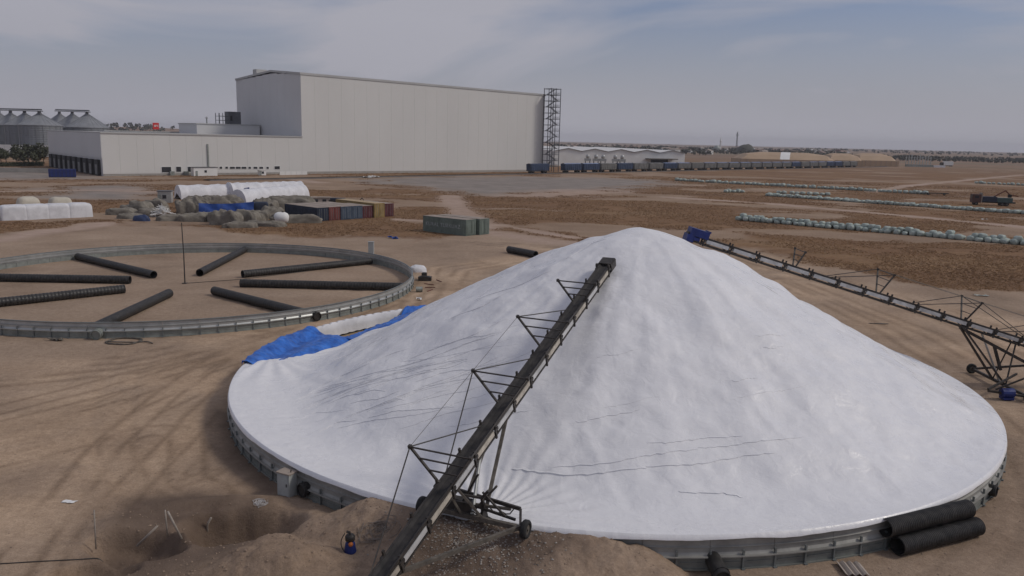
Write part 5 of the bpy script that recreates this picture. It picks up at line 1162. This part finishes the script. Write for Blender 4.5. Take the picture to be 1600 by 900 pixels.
c = q0 + u * L_ * .80 - v * 4; cc_ = ((*u, 0), (*v, 0), (0, 0, 1)); MB().box((*c, 5.6), (20, 8, .5), cc_).build('canopy', dusty_steel, T); MB().box((*(c + v * 3.7), 2.6), (12, .4, 5), cc_).build('gate', glass_dark, T)
for i, px in enumerate((918, 931, 942, 961, 972)):
    p = AT(px, 255, 530); T = thing('cooling_unit', (p[0], p[1], 0), 'silver cooling unit on a stand in front of the white hall', 'cooling unit', 'cooling units by the white hall')
    MB().lathe((p[0], p[1], 0), [(1.0, 5.4), (1.2, 5.6), (1.2, 7.2), (.8, 7.8), (0, 7.9)], 14).build('drum', galv, T, True); MB().box((p[0], p[1], 4.5), (4.2, 2.6, 1.6)).build('casing', cab_m, T); m_ = MB(); [m_.bar((p[0] + x, p[1] + y, 0), (p[0] + x, p[1] + y, 3.8), .3) for x in (-1.4, 1.4) for y in (-1.2, 1.2)]; m_.build('stand', tower_m, T)
# beige sheds
def shed(px0, px1, py0, y, depth, h, label, endf=.3):
    a = AT(px0, py0, y); b = AT(px1, py0, y); a = a[:2]; b = b[:2]; u = (b - a) / np.hypot(*(b - a)); v = np.array([-u[1], u[0]]); L_ = np.hypot(*(b - a)); T = thing('storage_shed', (*((a + b) / 2), 0), label, 'shed', 'beige storage sheds')
    pr = [(0, 0), (0, h * .45), (depth * .18, h * .8), (depth * .38, h * .97), (depth * .5, h), (depth * .62, h * .97), (depth * .82, h * .8), (depth, h * .45), (depth, 0)]
    hp = {0: .45, 1: .86, 7: .86, 8: .45}; P = [[(*(a + u * L_ * (t_ if i_ not in (1, 7) else (min(.12, 7 / L_) if i_ == 1 else 1 - min(.12, 7 / L_))) + v * q), min(z, h * hp.get(i_, 1.0))) for q, z in pr] for i_, t_ in enumerate(np.linspace(0, 1, 9))]
    MB().grid(P).build('roof_shell', beige_roof, T)
    for e in (0, -1): MB().add(P[e], [tuple(range(len(pr)))]).build('end_wall', beige_roof, T)
    for k in range(8): x = (k + .5) / 8; MB().bar((*(a + u * L_ * x - v * .12), .2), (*(a + u * L_ * x - v * .12), h * .45), .25).build('rib', dust_roof, T)
    return T, a, u, v, L_
T, a, u, v, L_ = shed(1158, 1308, 257.5, 690, 34, 10.5, 'long beige arched shed behind the train with a pale roof stripe')
P = [[(*(a + u * (L_ * .40 + x + q * .35) + v * (q - .02)), z + .1) for q, z in ((0.0, 4.7), (6.1, 8.4), (12.9, 10.2), (17, 10.5))] for x in (0, 8)]; MB().grid(P).build('pale_stripe', white_paint, T)
shed(1296, 1350, 258.5, 715, 34, 10.6, 'short beige arched shed between the long one and the end one')
shed(1340, 1404, 261, 735, 36, 11, 'beige arched shed at the open end of the row')
# parked lorry and low row of posts beyond the sheds
g = G(1479, 260); T = thing('parked_lorry', (g[0], g[1], 0), 'white box lorry parked on the far field', 'lorry')
MB().box((g[0] + 1, g[1], 3.0), (9, 2.6, 3.6)).build('cargo_box', white_paint, T); MB().box((g[0] - 5, g[1], 2.1), (2.6, 2.5, 3.2)).build('cab', dark_steel, T); MB().box((g[0] - .5, g[1], .8), (11.5, 2.2, .4)).build('chassis', under_m, T)
for x in (-5, 2.5, 4): wheel(T, (g[0] + x, g[1] - 1.1, .55), (0, 1, 0), .55, .35)
for k in range(10):
    p = AT(1415 + k * 4.3, 258, 760); T = tag(MB().bar((p[0], p[1], 0), (p[0], p[1], 9 + (k % 3)), .5).bar((p[0] - 1, p[1], 8), (p[0] + 1, p[1], 8), .3).build('yard_pole', cab_m, loc=(p[0], p[1], 0)), 'thin pale pole standing in a row beyond the beige sheds', 'pole', 'poles beyond the sheds')
g0 = AT(1415, 260.5, 750); T = thing('yard_stack', (g0[0] + 14, g0[1], 0), 'low grey stack lying below the thin poles', 'stack'); MB().box((g0[0] + 12, g0[1], 1.1), (24, 3, 2.2)).build('load', galv_low, T); MB().box((g0[0] + 30, g0[1], .9), (10, 3, 1.8)).build('load', tarp_w, T)

# ------------------------------------------------------------------ freight train
def wagon_parts(T, body, top, L, W_, H):
    MB().box((0, 0, 1.25), (L, W_, .3)).build('underframe', under_m, T)
    b = MB(); b.add([(-L / 2 + .2, -W_ / 2, 1.4), (L / 2 - .2, -W_ / 2, 1.4), (L / 2 - .2, W_ / 2, 1.4), (-L / 2 + .2, W_ / 2, 1.4), (-L / 2 + .05, -W_ / 2 - .1, H), (L / 2 - .05, -W_ / 2 - .1, H), (L / 2 - .05, W_ / 2 + .1, H), (-L / 2 + .05, W_ / 2 + .1, H)], [(0, 1, 5, 4), (1, 2, 6, 5), (2, 3, 7, 6), (3, 0, 4, 7), (4, 5, 6, 7)]); b.build('body', body, T)
    for s in (-1, 1):
        m_ = MB(); m_.box((0, s * (W_ / 2 + .05), H - .1), (L - .3, .2, .18)); [m_.box((-L / 2 + .6 + i * (L - 1.2) / 8, s * (W_ / 2 + .06), (H + 1.4) / 2), (.16, .22, H - 1.4)) for i in range(9)]; m_.build('side_rib', body, T)
    P = [[(x, s * W_ / 2, H + .02 + .35 * (1 - abs(s)) + .06 * math.sin(x * 1.7 + s)) for s in (-1.04, -.6, 0, .6, 1.04)] for x in np.linspace(-L / 2 + .1, L / 2 - .1, 14)]; MB().grid(P).build('load_cover', top, T, True)
    for x in (-L * .34, L * .34):
        m_ = MB(); m_.box((x, 0, .75), (2.6, 2.0, .4)); [m_.tube((x + q, -.85, .46), (x + q, .85, .46), .46, 12) for q in (-.9, .9)]; m_.build('bogie', under_m, T)
PROT = []
for body, top in ((wagon_blue, wagon_top), (wagon_grey, wagon_top), (wagon_grey, wagon_grey), (wagon_blue, wagon_blue)):
    T = thing('freight_wagon', (0, 0, 0), 'wagon', 'wagon', 'wagons of the freight train'); wagon_parts(T, body, top, 13.4, 2.9, 4.3); PROT.append(T)
t0 = G(824, 272)[:2]; t1 = G(1341, 261.5)[:2]; u = (t1 - t0) / np.hypot(*(t1 - t0)); LT = np.hypot(*(t1 - t0)); rz = math.atan2(u[1], u[0]); pitch = 14.6
labs = ['dark blue wagon with pale blue cover in the freight train', 'grey wagon with pale blue cover in the freight train', 'plain grey wagon in the freight train', 'plain dark blue wagon in the freight train']
seq = [3, None, 0, 0, 2, 3, 2, 2, 0] ; nW = int(LT / pitch); used = set(); rs = random.Random(4)
for i in range(nW):
    k = seq[i] if i < len(seq) else rs.choice([1, 1, 2, 1, 0])
    if k is None: continue
    c = t0 + u * (pitch * (i + .5) - (4 if i > 1 else 0)); 
    if k in used: o = dup(PROT[k], (*c, .35), rz, labs[k])
    else: o = PROT[k]; o.location = (*c, .35); o.rotation_euler = (0, 0, rz); o['label'] = labs[k]; used.add(k)
rw = MB(); nn_ = np.array([-u[1], u[0]]); a = t0 - u * 160; b = t1 + u * 60
bed = MB(); bed.add([(*(a - nn_ * 3), .02), (*(b - nn_ * 3), .02), (*(b - nn_ * 1.9), .3), (*(a - nn_ * 1.9), .3), (*(b + nn_ * 1.9), .3), (*(a + nn_ * 1.9), .3), (*(b + nn_ * 3), .02), (*(a + nn_ * 3), .02)], [(0, 1, 2, 3), (3, 2, 4, 5), (5, 4, 6, 7)]); tag(bed.build('rail_bed', mat('ballast', (.13, .11, .095), .95, .3, .5)), kind='structure')
for s in (-.72, .72): tag(MB().bar((*(a + nn_ * s), .36), (*(b + nn_ * s), .36), .08, .14).build('rail_track', under_m), kind='structure')

# ------------------------------------------------------------------ rows of wrapped bales
def bale_mesh(seed):
    rs = np.random.default_rng(seed); nu, nv = 14, 8; P = []; ph = rs.uniform(0, 40, 2); sq = .62
    f = lambda v, q: np.sign(v) * np.abs(v) ** q
    for i in range(nv + 1):
        e = -math.pi / 2 + math.pi * i / nv; a = np.linspace(0, 2 * math.pi, nu, endpoint=False)
        p = np.stack([.80 * f(np.cos(a), sq) * f(np.cos(e), sq), .72 * f(np.sin(a), sq) * f(np.cos(e), sq), .62 * f(np.sin(e), .75) + 0 * a], -1)
        P.append(p)
    P = np.array(P); k = 1 + .42 * (fbm(P[..., 0] * 1.3 + ph[0] + P[..., 2], P[..., 1] * 1.3 + ph[1], 3) - .5); P = P * k[..., None]; P[..., 2] = np.maximum(P[..., 2] + .58, 0)
    return MB().grid(P, close=True).mesh('wrapped_bale', bale_m, True)
BM = [bale_mesh(s) for s in range(8)]; rs = random.Random(21)
def bale_row(p, q, lanes, pitch, label, group, zlift=0.0, s=1.0):
    a = np.array(G(*p)[:2]); b = np.array(G(*q)[:2]); L_ = np.hypot(*(b - a)); u = (b - a) / L_; v = np.array([-u[1], u[0]]); n_ = int(L_ / pitch)
    for i in range(n_):
        for ln_, (dv, z) in enumerate(lanes):
            c = a + u * (pitch * (i + .5 + .5 * (z > 0)) + rs.uniform(-.3, .3)) + v * (dv + rs.uniform(-.25, .25)); k = s * rs.uniform(.92, 1.16)
            if z > 0 and rs.random() < .3: continue
            o = inst('wrapped_bale', rs.choice(BM), None, (c[0], c[1], z + tz(c[0], c[1]) * (z == 0) - .02), math.atan2(v[1], v[0]) + rs.uniform(-1.2, 1.2)); o.scale = (k, k * rs.uniform(.92, 1.08), k * rs.uniform(.72, 1.0)); tag(o, label, 'bale', group)
bale_row((1150, 344), (1640, 387), [(.2, 0), (1.6, 0), (.9, .5)], 1.42, 'pale green wrapped bale in the row nearest the dirt yard', 'bales of the front row', s=.84)
bale_row((1195, 306), (1640, 338), [(.4, 0), (1.9, 0)], 1.42, 'pale green wrapped bale in the middle row alongside the loader', 'bales of the middle row', s=.92)
bale_row((1055, 282.5), (1452, 304), [(0, 0)], 1.75, 'pale green wrapped bale in the row nearest the train', 'bales of the back row', s=1.08)
bale_row((1212, 302.5), (1304, 306), [(0, 0)], 2.0, 'pale green wrapped bale in the short row behind the middle row', 'bales of the short row')
bale_row((1131, 300.5), (1166, 301), [(0, 0)], 1.5, 'pale green wrapped bale in the small separate group', 'bales of the small group')
bale_row((1521, 286.5), (1640, 292), [(0, 0)], 2.0, 'pale wrapped bale in the distant row on the open field', 'bales of the distant row', s=1.05)
# loader / tanker standing behind the middle row
g = G(1549, 321); u = np.array([.97, -.22, 0]); v = np.array([.22, .97, 0]); ax = (u, v, (0, 0, 1)); o = np.array([g[0], g[1], 0.0])
T = thing('crane_lorry', tuple(o), 'lorry with rusty red cab, dark green bed and folded loading crane', 'lorry')
MB().box(o - u * 4.6 + np.array([0, 0, 2.0]), (2.4, 2.5, 2.5), ax).build('cab', mat('dark_rust', (0.085, 0.04, 0.03), .7, .3, 2), T); MB().box(o - u * 5.82 + np.array([0, 0, 2.5]), (.06, 2.0, .9), ax).build('windscreen', glass_dark, T); MB().box(o - u * 4.6 - v * 1.27 + np.array([0, 0, 2.5]), (1.1, .06, .8), ax).build('side_window', glass_dark, T)
MB().box(o - u * 3.2 + np.array([0, 0, 2.3]), (.25, 2.5, 2.9), ax).build('headboard', wood_m, T)
MB().box(o + u * .8 + np.array([0, 0, 1.0]), (11, 1.6, .4), ax).build('chassis', under_m, T)
MB().box(o - u * 1.0 + np.array([0, 0, 1.9]), (4.0, 2.5, 1.5), ax).build('bed', navy, T); MB().box(o + u * 3.2 + np.array([0, 0, 1.75]), (4.2, 2.5, 1.3), ax).build('bed', mat('lorry_green', (.05, .09, .085), .6, .3, .8), T)
cp = [o + u * .6 + np.array([0, 0, 2.8]), o + u * 3.4 + np.array([0, 0, 4.6]), o + u * 4.6 + np.array([0, 0, 3.4]), o + u * 7.0 + np.array([0, 0, 3.0])]
for a, b in zip(cp[:-1], cp[1:]): MB().bar(a, b, .3).build('crane_arm', rust_m, T)
MB().box(o + u * 4.7 + np.array([0, 0, 3.0]), (.9, .7, .9), ax).build('crane_grab', under_m, T); MB().bar(o + u * .6 + np.array([0, 0, 1.2]), o + u * .6 + np.array([0, 0, 2.9]), .4).build('crane_column', under_m, T)
for x in (-4.6, 2.6, 3.9):
    for s in (-1, 1): wheel(T, o + u * x + v * s * 1.1 + np.array([0, 0, .52]), v, .52, .34)
g = G(1446, 304.5); T = thing('hay_trailer', (g[0], g[1], 0), 'dark low drawbar trailer at the end of the back row', 'trailer'); MB().box((g[0] + 4, g[1], .7), (8, 1.6, .25)).build('deck', under_m, T); MB().bar((g[0], g[1], .6), (g[0] - 2, g[1], .5), .2).build('drawbar', under_m, T); [wheel(T, (g[0] + x, g[1] - .8, .45), (0, 1, 0), .45, .25) for x in (.6, 6.4)]

# ------------------------------------------------------------------ dry grass
NG = 130000
px = rng.uniform(-60, 1660, NG * 2); rr2 = np.exp(rng.uniform(math.log(95), math.log(420), NG * 2)); az = np.arctan((px - 800) / F_PX)
x = rr2 * np.sin(az); y = rr2 * np.cos(az); mk = masks(x, y); cl = fbm(x * .12 + 40, y * .12, 4)
keep = (mk[0] > .5) & (cl > .36) & (rng.random(NG * 2) < 1.0); x = x[keep][:NG]; y = y[keep][:NG]; n_ = len(x); z = terrain(x, y)
a = rng.uniform(0, 2 * math.pi, n_); h = rng.uniform(.03, .13, n_) * (0.7 + rr2[keep][:n_] / 500); w = rng.uniform(.05, .17, n_) * (0.6 + rr2[keep][:n_] / 300)
V = np.zeros((n_, 4, 3)); dx = np.cos(a) * w; dy = np.sin(a) * w; le = rng.uniform(.8, 2.4, n_)
V[:, 0] = np.stack([x - dx, y - dy, z - .02], 1); V[:, 1] = np.stack([x + dx, y + dy, z - .02], 1); V[:, 2] = np.stack([x + dx * .5 - dy * le, y + dy * .5 + dx * le, z + h], 1); V[:, 3] = np.stack([x - dx * .7 - dy * le, y - dy * .7 + dx * le, z + h * .8], 1)
me = bpy.data.meshes.new('dry_grass'); me.vertices.add(n_ * 4); me.vertices.foreach_set('co', V.ravel()); me.loops.add(n_ * 4); me.loops.foreach_set('vertex_index', np.arange(n_ * 4)); me.polygons.add(n_); me.polygons.foreach_set('loop_start', np.arange(0, n_ * 4, 4)); me.polygons.foreach_set('loop_total', np.full(n_, 4)); me.update(calc_edges=True)
gm_ = (mat('dry_grass', (.22, .125, .065), .9, .25, .05, col2=(.37, .235, .13)))
N, L = gm_.node_tree.nodes, gm_.node_tree.links; B = N['Principled BSDF']; tr_ = N.new('ShaderNodeBsdfTranslucent'); ms_ = N.new('ShaderNodeMixShader'); ms_.inputs[0].default_value = .5
L.new(B.inputs['Base Color'].links[0].from_socket, tr_.inputs['Color']); L.new(B.outputs[0], ms_.inputs[1]); L.new(tr_.outputs[0], ms_.inputs[2]); L.new(ms_.outputs[0], N['Material Output'].inputs['Surface'])
me.materials.append(gm_); o = bpy.data.objects.new('dry_grass', me); COL.objects.link(o); tag(o, 'low tufts of dry orange-brown grass over the fields', 'grass', kind='stuff')

# ------------------------------------------------------------------ haze
hzm = bpy.data.materials.new('haze_air'); hzm.use_nodes = True; N, L = hzm.node_tree.nodes, hzm.node_tree.links
N.remove(N['Principled BSDF']); pv = N.new('ShaderNodeVolumePrincipled'); pv.inputs['Color'].default_value = (.86, .86, .92, 1); pv.inputs['Density'].default_value = 0.00011; pv.inputs['Anisotropy'].default_value = 0.0
L.new(pv.outputs[0], N['Material Output'].inputs['Volume'])
HZ_ON = True
if HZ_ON: tag(MB().box((0, 0, 31), (16600, 16600, 70)).build('haze', hzm), 'thin pale haze over the plain', 'haze', kind='stuff')
